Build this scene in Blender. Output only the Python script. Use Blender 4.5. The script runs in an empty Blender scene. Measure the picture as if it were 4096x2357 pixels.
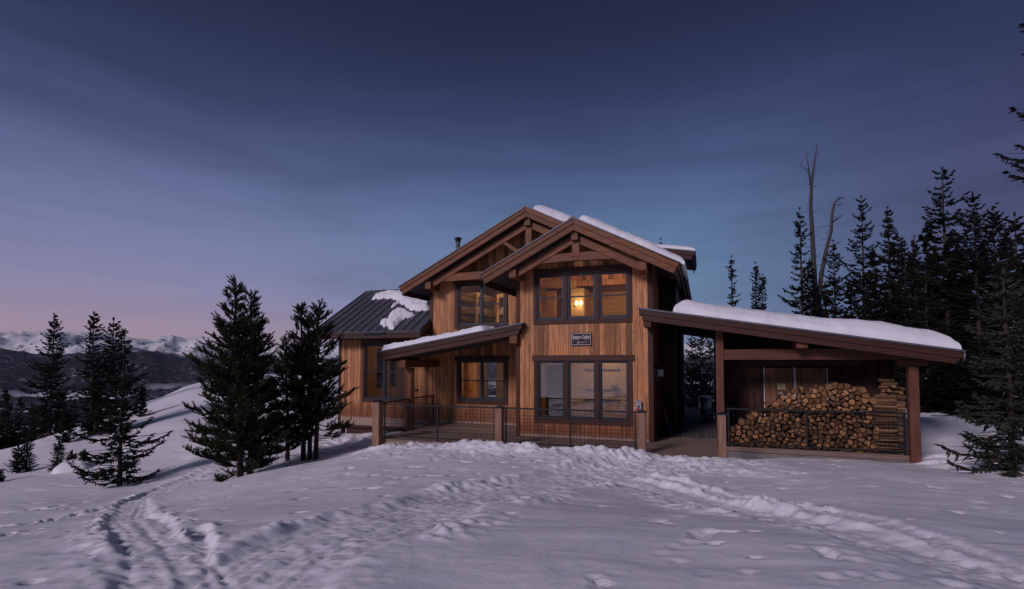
import bpy, bmesh, math, random
import numpy as np
from mathutils import Vector, Matrix

# ------------------------------------------------------------------ camera, sky, sun, exposure
SC = bpy.context.scene
COL = SC.collection
YAW, PITCH, FPX, CAMZ = math.radians(19.9), math.radians(2.3), 2115.0, 2.4
PPY = 1450.0 - FPX * math.tan(PITCH)
cam_d = bpy.data.cameras.new('camera')
cam = bpy.data.objects.new('camera', cam_d); COL.objects.link(cam); SC.camera = cam
cam.location = (0, 0, CAMZ)
cam.rotation_euler = (math.pi / 2 + PITCH, 0, YAW)
cam_d.sensor_width = 36.0
cam_d.lens = 36.0 * FPX / 4096.0
cam_d.shift_y = (PPY - 1178.5) / 4096.0
cam_d.clip_start = 0.1
cam_d.clip_end = 60000

SUN_EL, SUN_AZ = math.radians(26), math.radians(201)   # azimuth of the glow, clockwise from +Y
W = bpy.data.worlds.new('World'); SC.world = W; W.use_nodes = True
def build_world():
    nt = W.node_tree; n = nt.nodes; l = nt.links; n.clear()
    out = n.new('ShaderNodeOutputWorld'); bg = n.new('ShaderNodeBackground')
    bg.inputs['Strength'].default_value = 1.0
    tc = n.new('ShaderNodeTexCoord'); sep = n.new('ShaderNodeSeparateXYZ')
    l.new(tc.outputs['Generated'], sep.inputs[0])
    def math_(op, a, b=None, c=None, clamp=False):
        m = n.new('ShaderNodeMath'); m.operation = op; m.use_clamp = clamp
        for i, v in enumerate((a, b, c)):
            if v is None: continue
            if isinstance(v, (int, float)): m.inputs[i].default_value = v
            else: l.new(v, m.inputs[i])
        return m.outputs[0]
    def ramp(fac, stops, interp='B_SPLINE'):
        r = n.new('ShaderNodeValToRGB'); r.color_ramp.interpolation = interp
        e = r.color_ramp.elements
        while len(e) < len(stops): e.new(0.5)
        for k, (p, c) in zip(e, stops): k.position = p; k.color = (*c, 1)
        l.new(fac, r.inputs[0]); return r.outputs[0]
    def mix(f, a, b, t='MIX'):
        m = n.new('ShaderNodeMix'); m.data_type = 'RGBA'; m.blend_type = t
        for s, v in ((m.inputs[0], f), (m.inputs[6], a), (m.inputs[7], b)):
            if isinstance(v, (int, float)): s.default_value = v
            elif isinstance(v, tuple): s.default_value = (*v, 1)
            else: l.new(v, s)
        return m.outputs[2]
    z = sep.outputs['Z']
    zz = math_('MAXIMUM', z, 0.0)
    # band of thin cloud: stretched noise on the sky direction
    mp = n.new('ShaderNodeMapping'); mp.inputs['Scale'].default_value = (1.6, 1.6, 13.0); mp.inputs['Rotation'].default_value = (0.06, 0.03, 0)
    l.new(tc.outputs['Generated'], mp.inputs[0])
    ns = n.new('ShaderNodeTexNoise'); ns.inputs['Scale'].default_value = 1.7; ns.inputs['Detail'].default_value = 7; ns.inputs['Roughness'].default_value = 0.55; ns.inputs['Distortion'].default_value = 0.5
    l.new(mp.outputs[0], ns.inputs['Vector'])
    ns2 = n.new('ShaderNodeTexNoise'); ns2.inputs['Scale'].default_value = 1.1; ns2.inputs['Detail'].default_value = 3
    mp2 = n.new('ShaderNodeMapping'); mp2.inputs['Scale'].default_value = (1.0, 1.0, 3.5); l.new(tc.outputs['Generated'], mp2.inputs[0]); l.new(mp2.outputs[0], ns2.inputs['Vector'])
    wob = math_('MULTIPLY', math_('SUBTRACT', ns2.outputs[0], 0.5), 0.07)
    el = math_('ADD', zz, wob, clamp=True)
    cool = ramp(el, [(0.0, (0.170, 0.195, 0.330)), (0.08, (0.155, 0.232, 0.385)), (0.20, (0.130, 0.222, 0.385)), (0.31, (0.072, 0.108, 0.235)), (0.41, (0.037, 0.051, 0.130)), (0.52, (0.018, 0.025, 0.067)), (0.63, (0.011, 0.016, 0.044)), (1.0, (0.010, 0.015, 0.042))])
    pink = ramp(el, [(0.0, (0.520, 0.320, 0.320)), (0.045, (0.390, 0.270, 0.350)), (0.11, (0.250, 0.238, 0.395)), (0.22, (0.155, 0.185, 0.350)), (0.34, (0.062, 0.080, 0.180)), (0.46, (0.024, 0.032, 0.082)), (0.62, (0.013, 0.018, 0.048)), (1.0, (0.010, 0.015, 0.042))])
    dusk = ramp(el, [(0.0, (0.085, 0.115, 0.225)), (0.12, (0.070, 0.088, 0.195)), (0.22, (0.062, 0.056, 0.135)), (0.32, (0.038, 0.040, 0.105)), (0.45, (0.018, 0.026, 0.072)), (0.60, (0.012, 0.018, 0.050)), (1.0, (0.010, 0.015, 0.042))])
    # glow of the set sun lies beyond the left edge: azimuth weight along a compass direction
    def toward(ax, ay):
        return math_('ADD', math_('MULTIPLY', sep.outputs['X'], ax), math_('MULTIPLY', sep.outputs['Y'], ay))
    wl = math_('SMOOTH_MAX', 0.0, 0.0)
    def smooth(v, lo, hi):
        m = n.new('ShaderNodeMapRange'); m.interpolation_type = 'SMOOTHSTEP'
        m.inputs[1].default_value = lo; m.inputs[2].default_value = hi; l.new(v, m.inputs[0]); return m.outputs[0]
    left = smooth(toward(-0.95, 0.31), 0.52, 1.02)
    right = smooth(toward(0.62, 0.78), 0.72, 1.0)
    c = mix(left, cool, pink)
    c = mix(right, c, dusk)
    cl = smooth(ns.outputs[0], 0.42, 0.74)
    band = math_('MULTIPLY', smooth(z, 0.0, 0.12), math_('SUBTRACT', 1.0, smooth(z, 0.30, 0.55)))
    c = mix(math_('MULTIPLY', math_('MULTIPLY', cl, band), 0.16), c, (0.070, 0.076, 0.170))
    wv = n.new('ShaderNodeMapRange'); wv.inputs[1].default_value = .3; wv.inputs[2].default_value = .7; wv.inputs[3].default_value = .87; wv.inputs[4].default_value = 1.16; l.new(ns.outputs[0], wv.inputs[0])
    wf = math_('ADD', math_('MULTIPLY', math_('SUBTRACT', wv.outputs[0], 1.0), band), 1.0)
    wc = n.new('ShaderNodeCombineXYZ'); [l.new(wf, wc.inputs[k]) for k in range(3)]
    c = mix(1.0, c, wc.outputs[0], 'MULTIPLY')
    # Nishita twilight gives the faint overall scatter
    sk = n.new('ShaderNodeTexSky'); sk.sky_type = 'NISHITA'; sk.sun_disc = False
    sk.sun_elevation = math.radians(-1.5); sk.sun_rotation = math.radians(-75); sk.altitude = 3400
    c = mix(0.006, c, sk.outputs[0], 'ADD')
    l.new(c, bg.inputs['Color']); l.new(bg.outputs[0], out.inputs[0])
build_world()

sun_d = bpy.data.lights.new('sun', 'SUN'); sun_d.energy = 1.65; sun_d.angle = math.radians(15); sun_d.color = (1.0, 0.84, 0.97)
sun = bpy.data.objects.new('sun', sun_d); COL.objects.link(sun)
_d = Vector((math.sin(SUN_AZ) * math.cos(SUN_EL), math.cos(SUN_AZ) * math.cos(SUN_EL), math.sin(SUN_EL)))
sun.rotation_euler = _d.to_track_quat('Z', 'Y').to_euler()
SC.view_settings.view_transform = 'Standard'; SC.view_settings.look = 'None'
SC.view_settings.exposure = 0.0; SC.view_settings.gamma = 1.0; SC.view_settings.use_curve_mapping = False
SC.render.engine = 'CYCLES'
SC.cycles.max_bounces = 8; SC.cycles.transparent_max_bounces = 16; SC.cycles.diffuse_bounces = 4
SC.cycles.use_denoising = True
try: SC.cycles.denoiser = 'OPENIMAGEDENOISE'
except Exception: pass
SC.cycles.sample_clamp_indirect = 3.0

# ------------------------------------------------------------------ measuring: photograph pixel -> place
_r = np.array([math.cos(YAW), math.sin(YAW), 0.0])
_f = np.array([-math.sin(YAW) * math.cos(PITCH), math.cos(YAW) * math.cos(PITCH), math.sin(PITCH)])
_u = np.cross(_r, _f)
def P(px, py, Y=None, z=None, X=None, t=None):
    d = _f + (px - 2048) / FPX * _r + (PPY - py) / FPX * _u
    s = t if t is not None else Y / d[1] if Y is not None else (z - CAMZ) / d[2] if z is not None else X / d[0]
    return np.array([0, 0, CAMZ]) + s * d

rng = random.Random(7)
NR = np.random.default_rng(11)

# ------------------------------------------------------------------ noise
_perm = NR.random((256, 256))
def vnoise(x, y):
    xi = np.floor(x).astype(int); yi = np.floor(y).astype(int)
    fx = x - xi; fy = y - yi
    fx = fx * fx * fx * (fx * (fx * 6 - 15) + 10); fy = fy * fy * fy * (fy * (fy * 6 - 15) + 10)
    g = lambda i, j: _perm[(xi + i) & 255, (yi + j) & 255]
    return (g(0, 0) * (1 - fx) + g(1, 0) * fx) * (1 - fy) + (g(0, 1) * (1 - fx) + g(1, 1) * fx) * fy
def fbm(x, y, oct=4, gain=0.5, lac=2.03):
    s = 0; a = 1; t = 0
    for k in range(oct):
        s = s + a * vnoise(x + 17.3 * k, y - 9.1 * k); t += a; a *= gain; x = x * lac; y = y * lac
    return s / t
def billow(x, y, oct=4):
    s = 0; a = 1; t = 0
    for k in range(oct):
        s = s + a * np.abs(2 * vnoise(x + 31.7 * k, y + 5.3 * k) - 1); t += a; a *= 0.5; x = x * 2.1; y = y * 2.1
    return s / t
def sstep(x, a, b):
    t = np.clip((x - a) / (b - a), 0, 1); return t * t * (3 - 2 * t)

# ------------------------------------------------------------------ mesh helpers
class MB:
    """collects shapes, built as ONE mesh object"""
    def __init__(s): s.v = []; s.f = []; s.m = []
    def add(s, vs, fs, mi=0):
        b = len(s.v); s.v += [tuple(map(float, q)) for q in vs]; s.f += [tuple(b + i for i in q) for q in fs]; s.m += [mi] * len(fs); return s
    def box(s, x0, x1, y0, y1, z0, z1, mi=0):
        return s.add([(x0, y0, z0), (x1, y0, z0), (x1, y1, z0), (x0, y1, z0), (x0, y0, z1), (x1, y0, z1), (x1, y1, z1), (x0, y1, z1)],
                     [(0, 3, 2, 1), (4, 5, 6, 7), (0, 1, 5, 4), (1, 2, 6, 5), (2, 3, 7, 6), (3, 0, 4, 7)], mi)
    def prism(s, poly, a0, a1, axis='y', mi=0):
        """poly in (x,z) for y, (y,z) for x, (x,y) for z; counter-clockwise not needed"""
        n = len(poly)
        def q(p, a): return (p[0], a, p[1]) if axis == 'y' else (a, p[0], p[1]) if axis == 'x' else (p[0], p[1], a)
        vs = [q(p, a0) for p in poly] + [q(p, a1) for p in poly]
        fs = [tuple(range(n)), tuple(range(2 * n - 1, n - 1, -1))] + [(i, (i + 1) % n, n + (i + 1) % n, n + i) for i in range(n)]
        return s.add(vs, fs, mi)
    def bar(s, p0, p1, w, h, up=(0, 0, 1), ch=0.006, mi=0):
        p0 = Vector(p0); p1 = Vector(p1); d = (p1 - p0).normalized(); up = Vector(up)
        sd = d.cross(up)
        if sd.length < 1e-4: sd = d.cross(Vector((1, 0, 0)))
        sd.normalize(); up = sd.cross(d)
        a, b = w / 2, h / 2; c = min(ch, a * .5, b * .5)
        pr = [(-a + c, -b), (a - c, -b), (a, -b + c), (a, b - c), (a - c, b), (-a + c, b), (-a, b - c), (-a, -b + c)]
        vs = [p0 + sd * x + up * y for x, y in pr] + [p1 + sd * x + up * y for x, y in pr]
        return s.add(vs, [tuple(range(7, -1, -1)), tuple(range(8, 16))] + [(i, (i + 1) % 8, 8 + (i + 1) % 8, 8 + i) for i in range(8)], mi)
    def tube(s, pts, rad, n=6, mi=0, cap=True):
        pts = [Vector(p) for p in pts]; rad = rad if isinstance(rad, (list, tuple)) else [rad] * len(pts)
        b = len(s.v); ref = Vector((0.13, 0.21, 0.97))
        for i, p in enumerate(pts):
            d = (pts[min(i + 1, len(pts) - 1)] - pts[max(i - 1, 0)]).normalized()
            r0 = ref if abs(d.dot(ref)) < 0.95 else Vector((1, 0, 0))
            x = d.cross(r0).normalized(); y = d.cross(x)
            for k in range(n):
                a = 2 * math.pi * k / n; q = p + (x * math.cos(a) + y * math.sin(a)) * rad[i]; s.v.append(tuple(q))
        for i in range(len(pts) - 1):
            for k in range(n):
                s.f.append((b + i * n + k, b + i * n + (k + 1) % n, b + (i + 1) * n + (k + 1) % n, b + (i + 1) * n + k)); s.m.append(mi)
        if cap:
            s.f.append(tuple(b + k for k in range(n - 1, -1, -1))); s.f.append(tuple(b + (len(pts) - 1) * n + k for k in range(n))); s.m += [mi, mi]
        return s
    def lathe(s, prof, c=(0, 0, 0), n=16, mi=0):
        b = len(s.v)
        for r, z in prof:
            for k in range(n): s.v.append((c[0] + r * math.cos(2 * math.pi * k / n), c[1] + r * math.sin(2 * math.pi * k / n), c[2] + z))
        for i in range(len(prof) - 1):
            for k in range(n):
                s.f.append((b + i * n + k, b + i * n + (k + 1) % n, b + (i + 1) * n + (k + 1) % n, b + (i + 1) * n + k)); s.m.append(mi)
        s.f.append(tuple(b + k for k in range(n - 1, -1, -1))); s.f.append(tuple(b + (len(prof) - 1) * n + k for k in range(n))); s.m += [mi, mi]
        return s
    def build(s, name, mat, parent=None, smooth=False, bev=0):
        me = bpy.data.meshes.new(name); me.from_pydata(s.v, [], s.f)
        bm = bmesh.new(); bm.from_mesh(me); bmesh.ops.recalc_face_normals(bm, faces=bm.faces); bm.to_mesh(me); bm.free()
        for m in (mat if isinstance(mat, (list, tuple)) else [mat]): me.materials.append(m)
        if isinstance(mat, (list, tuple)): me.polygons.foreach_set('material_index', s.m)
        if smooth: me.polygons.foreach_set('use_smooth', [True] * len(me.polygons))
        o = link(bpy.data.objects.new(name, me), parent)
        if bev:
            b = o.modifiers.new('bevel', 'BEVEL'); b.width = bev; b.segments = 1; b.limit_method = 'ANGLE'
        return o
def wt(o):
    return o.location.copy() if o.parent is None else wt(o.parent) + o.matrix_parent_inverse.to_translation() + o.location
def link(o, parent=None):
    COL.objects.link(o)
    if parent is not None:
        o.parent = parent; o.matrix_parent_inverse = Matrix.Translation(-wt(parent))
    return o
def tag(o, label=None, cat=None, group=None, kind=None):
    if label: o['label'] = label
    if cat: o['category'] = cat
    if group: o['group'] = group
    if kind: o['kind'] = kind
    return o
def thing(name, label, cat, loc=(0, 0, 0), group=None):
    o = bpy.data.objects.new(name, None); COL.objects.link(o); o.location = loc; o.empty_display_size = 0.2
    return tag(o, label, cat, group)
def np_mesh(name, V, Fq, mats, parent=None, smooth=False, mi=None):
    """V (n,3), Fq (m,3|4) arrays -> object, quickly"""
    me = bpy.data.meshes.new(name); V = np.asarray(V, np.float32); Fq = np.asarray(Fq, np.int32); k = Fq.shape[1]
    me.vertices.add(len(V)); me.vertices.foreach_set('co', V.ravel())
    me.loops.add(Fq.size); me.loops.foreach_set('vertex_index', Fq.ravel())
    me.polygons.add(len(Fq)); me.polygons.foreach_set('loop_start', np.arange(0, Fq.size, k, dtype=np.int32))
    me.polygons.foreach_set('loop_total', np.full(len(Fq), k, np.int32))
    if smooth: me.polygons.foreach_set('use_smooth', np.ones(len(Fq), bool))
    for m in (mats if isinstance(mats, (list, tuple)) else [mats]): me.materials.append(m)
    if mi is not None: me.polygons.foreach_set('material_index', np.asarray(mi, np.int32))
    me.update(calc_edges=True); me.validate()
    return link(bpy.data.objects.new(name, me), parent)

# ------------------------------------------------------------------ materials
class NT:
    def __init__(s, name):
        s.m = bpy.data.materials.new(name); s.m.use_nodes = True; s.n = s.m.node_tree.nodes; s.l = s.m.node_tree.links
        s.b = s.n['Principled BSDF']; s.out = s.n['Material Output']
        s.pos = s.n.new('ShaderNodeNewGeometry').outputs['Position']; s.oi = s.n.new('ShaderNodeObjectInfo')
        s.tc = s.n.new('ShaderNodeTexCoord')
    def put(s, sock, v):
        if isinstance(v, (int, float)): sock.default_value = v
        elif isinstance(v, tuple): sock.default_value = (*v, 1) if len(sock.default_value) == 4 and len(v) == 3 else v
        else: s.l.new(v, sock)
    def math(s, op, a, b=0.0, clamp=False):
        m = s.n.new('ShaderNodeMath'); m.operation = op; m.use_clamp = clamp; s.put(m.inputs[0], a); s.put(m.inputs[1], b); return m.outputs[0]
    def vadd(s, a, b, op='ADD'):
        m = s.n.new('ShaderNodeVectorMath'); m.operation = op; s.put(m.inputs[0], a); s.put(m.inputs[1], b); return m.outputs[0]
    def mapping(s, v, scale, rot=(0, 0, 0)):
        m = s.n.new('ShaderNodeMapping'); m.inputs['Scale'].default_value = scale; m.inputs['Rotation'].default_value = rot; s.l.new(v, m.inputs[0]); return m.outputs[0]
    def noise(s, v, scale, detail=4, rough=0.5, dist=0.0):
        t = s.n.new('ShaderNodeTexNoise'); t.inputs['Scale'].default_value = scale; t.inputs['Detail'].default_value = detail
        t.inputs['Roughness'].default_value = rough; t.inputs['Distortion'].default_value = dist; s.l.new(v, t.inputs['Vector']); return t.outputs[0]
    def voronoi(s, v, scale, feat='F1'):
        t = s.n.new('ShaderNodeTexVoronoi'); t.feature = feat; t.inputs['Scale'].default_value = scale; s.l.new(v, t.inputs['Vector']); return t.outputs['Distance']
    def rng(s, v, a, b, c=0.0, d=1.0, smooth=True):
        m = s.n.new('ShaderNodeMapRange'); m.interpolation_type = 'SMOOTHSTEP' if smooth else 'LINEAR'
        for i, x in enumerate((a, b, c, d)): m.inputs[i + 1].default_value = x
        s.put(m.inputs[0], v); return m.outputs[0]
    def ramp(s, v, stops):
        r = s.n.new('ShaderNodeValToRGB'); e = r.color_ramp.elements
        while len(e) < len(stops): e.new(0.5)
        for k, (p, c) in zip(e, stops): k.position = p; k.color = (*c, 1)
        s.l.new(v, r.inputs[0]); return r.outputs[0]
    def mix(s, f, a, b, t='MIX'):
        m = s.n.new('ShaderNodeMix'); m.data_type = 'RGBA'; m.blend_type = t
        s.put(m.inputs[0], f); s.put(m.inputs[6], a); s.put(m.inputs[7], b); return m.outputs[2]
    def bump(s, h, strength=0.4, dist=0.01):
        b = s.n.new('ShaderNodeBump'); b.inputs['Strength'].default_value = strength; b.inputs['Distance'].default_value = dist
        s.l.new(h, b.inputs['Height']); s.l.new(b.outputs[0], s.b.inputs['Normal'])
    def fin(s, col, rough=0.6, metal=0.0, spec=0.4):
        s.put(s.b.inputs['Base Color'], col); s.put(s.b.inputs['Roughness'], rough); s.put(s.b.inputs['Metallic'], metal)
        s.b.inputs['Specular IOR Level'].default_value = spec; return s.m
    def sep(s, v):
        x = s.n.new('ShaderNodeSeparateXYZ'); s.l.new(v, x.inputs[0]); return x.outputs

GR = {'z': (14, 14, 0.9), 'x': (0.9, 14, 14), 'y': (14, 0.9, 14)}
def wood(name, dark, mid, light, axis='z', rot=(0, 0, 0), rough=0.62, knots=0.6, vary=0.35, weather=False, bumps=0.25, gs=1.0):
    t = NT(name)
    off = t.vadd(t.pos, t.vadd(t.oi.outputs['Random'], (37.0, 53.0, 71.0), 'MULTIPLY'))
    g = t.mapping(off, tuple(k * gs for k in GR[axis]), rot)
    grain = t.noise(g, 1.6, 6, 0.62, 0.6)
    fine = t.noise(g, 7.0, 3, 0.6)
    c = t.ramp(grain, [(0.25, dark), (0.5, mid), (0.78, light)])
    c = t.mix(t.rng(fine, 0.45, 0.8, 0.0, 0.45), c, tuple(k * 0.55 for k in mid))
    kn = t.mapping(off, tuple(2.6 if k > 5 else 1.3 for k in GR[axis]), rot)
    kd = t.voronoi(kn, 1.35)
    c = t.mix(t.math('MULTIPLY', t.rng(kd, 0.05, 0.11, 1.0, 0.0), knots), c, tuple(k * 0.22 for k in dark))
    c = t.mix(1.0, c, t.ramp(t.oi.outputs['Random'], [(0.0, (1 - vary, 1 - vary * 1.05, 1 - vary * 1.1)), (0.5, (1, 1, 1)), (1.0, (1 + vary * .6, 1 + vary * .55, 1 + vary * .5))]), 'MULTIPLY')
    if weather:
        zz = t.sep(t.pos)[2]
        st = t.noise(t.mapping(off, (9, 9, 0.6)), 1.3, 4, 0.6)
        lo = t.noise(t.mapping(t.pos, (1.1, 1.1, 0.35)), 1.0, 3, 0.5)
        # sun-tanned red-brown splash zone over the deck and a bleached foot
        splash = t.math('MULTIPLY', t.rng(t.math('ADD', zz, t.math('MULTIPLY', st, 0.9)), 0.70, 1.45, 1.0, 0.0), 0.85)
        c = t.mix(splash, c, t.mix(t.rng(st, .3, .7), (0.060, 0.018, 0.008), (0.30, 0.100, 0.038)))
        foot = t.rng(t.math('ADD', zz, t.math('MULTIPLY', st, 0.16)), 0.10, 0.22, 1.0, 0.0)
        c = t.mix(t.math('MULTIPLY', foot, 0.75), c, (0.42, 0.33, 0.27))
        c = t.mix(t.math('MULTIPLY', t.rng(st, 0.53, 0.72), 0.70), c, (0.115, 0.050, 0.026))
        c = t.mix(t.math('MULTIPLY', t.rng(lo, 0.5, 0.75), 0.35), c, (0.22, 0.15, 0.105))
    t.bump(t.math('ADD', grain, t.math('MULTIPLY', fine, 0.4)), bumps, 0.006)
    return t.fin(c, rough, 0.0, 0.3)
def plain(name, col, rough=0.5, metal=0.0, spec=0.4, vary=0.12, scale=9.0, bumps=0.0):
    t = NT(name); nz = t.noise(t.pos, scale, 5, 0.6)
    c = t.mix(t.rng(nz, 0.3, 0.75), tuple(k * (1 - vary) for k in col), tuple(min(1, k * (1 + vary)) for k in col))
    if bumps: t.bump(nz, bumps, 0.01)
    return t.fin(c, t.rng(nz, 0.2, 0.8, max(0, rough - 0.1), min(1, rough + 0.1)), metal, spec)

M = {}
M['siding'] = wood('cedar_siding', (0.185, 0.068, 0.027), (0.450, 0.196, 0.080), (0.690, 0.362, 0.172), 'z', weather=True, vary=0.60, knots=0.75)
M['siding_x'] = wood('cedar_siding_cross', (0.170, 0.078, 0.038), (0.320, 0.165, 0.085), (0.46, 0.26, 0.15), 'x')
trimc = ((0.034, 0.011, 0.007), (0.060, 0.020, 0.012), (0.096, 0.035, 0.021))
M['trim_z'] = wood('stained_trim_upright', *trimc, 'z', knots=0.35, vary=0.25, rough=0.55)
M['trim_x'] = wood('stained_trim_level', *trimc, 'x', knots=0.35, vary=0.25, rough=0.55)
M['trim_y'] = wood('stained_trim_deep', *trimc, 'y', knots=0.35, vary=0.25, rough=0.55)
timb = ((0.082, 0.030, 0.013), (0.165, 0.063, 0.027), (0.265, 0.110, 0.052))
M['timber_z'] = wood('timber_upright', *timb, 'z', vary=0.22, rough=0.58)
M['timber_x'] = wood('timber_level', *timb, 'x', vary=0.22, rough=0.58)
M['timber_y'] = wood('timber_deep', *timb, 'y', vary=0.22, rough=0.58)
M['timber_l'] = wood('timber_rising', *timb, 'x', rot=(0, -0.47, 0), vary=0.22, rough=0.58)
M['timber_r'] = wood('timber_falling', *timb, 'x', rot=(0, 0.47, 0), vary=0.22, rough=0.58)
M['redtimber_z'] = wood('red_timber_upright', (0.070, 0.026, 0.015), (0.130, 0.048, 0.028), (0.195, 0.078, 0.046), 'z', vary=0.15)
M['redtimber_x'] = wood('red_timber_level', (0.060, 0.022, 0.013), (0.105, 0.038, 0.022), (0.155, 0.062, 0.037), 'x', vary=0.15)
M['newel'] = wood('newel_cedar', (0.155, 0.085, 0.055), (0.255, 0.145, 0.095), (0.36, 0.22, 0.155), 'z', vary=0.15, knots=0.5)
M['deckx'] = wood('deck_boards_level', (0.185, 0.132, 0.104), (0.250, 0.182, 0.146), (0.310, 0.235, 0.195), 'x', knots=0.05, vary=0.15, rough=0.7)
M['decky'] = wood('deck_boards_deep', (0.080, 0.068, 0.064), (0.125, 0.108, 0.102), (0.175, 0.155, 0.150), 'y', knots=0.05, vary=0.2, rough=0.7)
M['pine_x'] = wood('pine_planks_level', (0.42, 0.235, 0.095), (0.56, 0.335, 0.145), (0.66, 0.43, 0.21), 'x', knots=0.85, vary=0.14, rough=0.42, bumps=0.08)
M['pine_y'] = wood('pine_planks_deep', (0.42, 0.235, 0.095), (0.56, 0.335, 0.145), (0.66, 0.43, 0.21), 'y', knots=0.85, vary=0.14, rough=0.42, bumps=0.08)
M['pine_z'] = wood('pine_upright', (0.42, 0.215, 0.085), (0.55, 0.30, 0.125), (0.64, 0.40, 0.18), 'z', knots=0.6, vary=0.14, rough=0.42, bumps=0.08)
M['doorwood'] = wood('shed_door_boards', (0.115, 0.050, 0.025), (0.205, 0.096, 0.050), (0.29, 0.150, 0.085), 'z', vary=0.25)
M['sleeper'] = wood('grey_sleeper', (0.09, 0.075, 0.065), (0.19, 0.165, 0.15), (0.30, 0.27, 0.25), 'x', vary=0.1)
M['frame'] = plain('slate_sash', (0.017, 0.019, 0.027), 0.45)
M['steel'] = plain('black_steel', (0.009, 0.010, 0.013), 0.55, 0.0)
M['metal'] = plain('standing_seam_metal', (0.105, 0.108, 0.130), 0.45, 0.15, vary=0.15, scale=3)
M['soffit'] = plain('grey_soffit', (0.075, 0.076, 0.086), 0.75)
M['galv'] = plain('galvanised', (0.36, 0.37, 0.40), 0.42, 0.8, vary=0.25)
M['white'] = plain('white_paint', (0.72, 0.72, 0.74), 0.5, vary=0.05)
M['paper'] = plain('paper', (0.70, 0.69, 0.62), 0.8, vary=0.05)
M['ypaper'] = plain('yellow_paper', (0.50, 0.44, 0.22), 0.8, vary=0.05)
M['ink'] = plain('ink', (0.03, 0.03, 0.035), 0.7)
M['red'] = plain('red_label', (0.45, 0.02, 0.03), 0.5)
M['greybox'] = plain('grey_enamel', (0.30, 0.31, 0.34), 0.45, vary=0.08)
M['blue'] = plain('blue_blade', (0.02, 0.05, 0.22), 0.4)
M['yellow'] = plain('yellow_plastic', (0.75, 0.55, 0.04), 0.35)
M['cloth'] = plain('mattress_cloth', (0.55, 0.47, 0.33), 0.9, vary=0.1)
M['sign'] = wood('sign_board', (0.022, 0.013, 0.011), (0.036, 0.021, 0.018), (0.055, 0.033, 0.028), 'x', knots=0.1, vary=0.0)
M['letter'] = plain('sign_lettering', (0.66, 0.60, 0.66), 0.6, vary=0.05)
M['bark'] = plain('spruce_bark', (0.045, 0.034, 0.028), 0.9, vary=0.45, scale=14, bumps=0.5)
M['deadwood'] = plain('dead_grey_wood', (0.065, 0.057, 0.056), 0.85, vary=0.35, scale=10)
M['straw'] = plain('dry_straw', (0.34, 0.25, 0.14), 0.8)

def mk_rust():
    t = NT('rusty_corrugated'); n1 = t.noise(t.mapping(t.pos, (3, 3, 0.5)), 2.0, 6, 0.65); n2 = t.noise(t.pos, 30, 4, 0.6)
    c = t.ramp(n1, [(0.3, (0.050, 0.022, 0.017)), (0.55, (0.100, 0.047, 0.035)), (0.8, (0.200, 0.110, 0.082))])
    c = t.mix(t.rng(n2, 0.55, 0.8, 0, 0.4), c, (0.03, 0.018, 0.016)); t.bump(n2, 0.2, 0.004)
    return t.fin(c, t.rng(n1, 0.3, 0.7, 0.45, 0.75), 0.35, 0.4)
M['rust'] = mk_rust()
def mk_snow(name, sc=1.0):
    t = NT(name)
    a = t.noise(t.pos, 2.3 * sc, 5, 0.55); b = t.noise(t.pos, 22 * sc, 6, 0.7); g = t.noise(t.pos, 160 * sc, 2, 0.5)
    c = t.mix(t.rng(a, 0.3, 0.7), (0.80, 0.81, 0.86), (0.88, 0.885, 0.91))
    c2 = t.noise(t.pos, 8.5 * sc, 4, 0.6); t.bump(t.math('ADD', t.math('ADD', t.math('MULTIPLY', b, 1.0), t.math('MULTIPLY', g, 0.25)), t.math('MULTIPLY', c2, 1.4)), 0.22, 0.04)
    t.b.inputs['Subsurface Weight'].default_value = 0.0
    return t.fin(c, 0.75, 0.0, 0.25)
M['snow'] = mk_snow('snow')
M['roofsnow'] = mk_snow('roof_snow', 0.8)
def mk_glass(name, ior):
    m = bpy.data.materials.new(name); m.use_nodes = True; n = m.node_tree.nodes; l = m.node_tree.links; n.clear()
    o = n.new('ShaderNodeOutputMaterial'); mx = n.new('ShaderNodeMixShader'); tr = n.new('ShaderNodeBsdfTransparent'); gl = n.new('ShaderNodeBsdfGlossy')
    fr = n.new('ShaderNodeFresnel'); fr.inputs['IOR'].default_value = ior
    gl.inputs['Roughness'].default_value = 0.0; tr.inputs['Color'].default_value = (0.95, 0.96, 0.96, 1)
    l.new(fr.outputs[0], mx.inputs[0]); l.new(tr.outputs[0], mx.inputs[1]); l.new(gl.outputs[0], mx.inputs[2]); l.new(mx.outputs[0], o.inputs[0])
    return m
M['glass'] = mk_glass('window_glass', 1.40); M['coated'] = mk_glass('coated_window_glass', 2.3)
def mk_emit(name, col, s):
    t = NT(name); t.b.inputs['Emission Color'].default_value = (*col, 1); t.b.inputs['Emission Strength'].default_value = s
    return t.fin((0.9, 0.8, 0.6), 0.4)
M['bulb'] = mk_emit('lit_bulb', (1.0, 0.66, 0.27), 6.0)
def mk_needles(name, a, b, c):
    t = NT(name); nz = t.noise(t.pos, 2.2, 3, 0.6); n2 = t.noise(t.pos, 17, 2, 0.5)
    col = t.ramp(nz, [(0.3, a), (0.5, b), (0.72, c)])
    col = t.mix(t.rng(n2, 0.4, 0.8, 0, 0.5), col, tuple(k * 0.6 for k in a))
    col = t.mix(1.0, col, t.ramp(t.oi.outputs['Random'], [(0, (0.8, 0.8, 0.8)), (1, (1.15, 1.15, 1.1))]), 'MULTIPLY')
    return t.fin(col, 0.75, 0, 0.2)
M['spruce'] = mk_needles('spruce_needles', (0.005, 0.006, 0.005), (0.010, 0.011, 0.007), (0.019, 0.017, 0.010))
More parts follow.
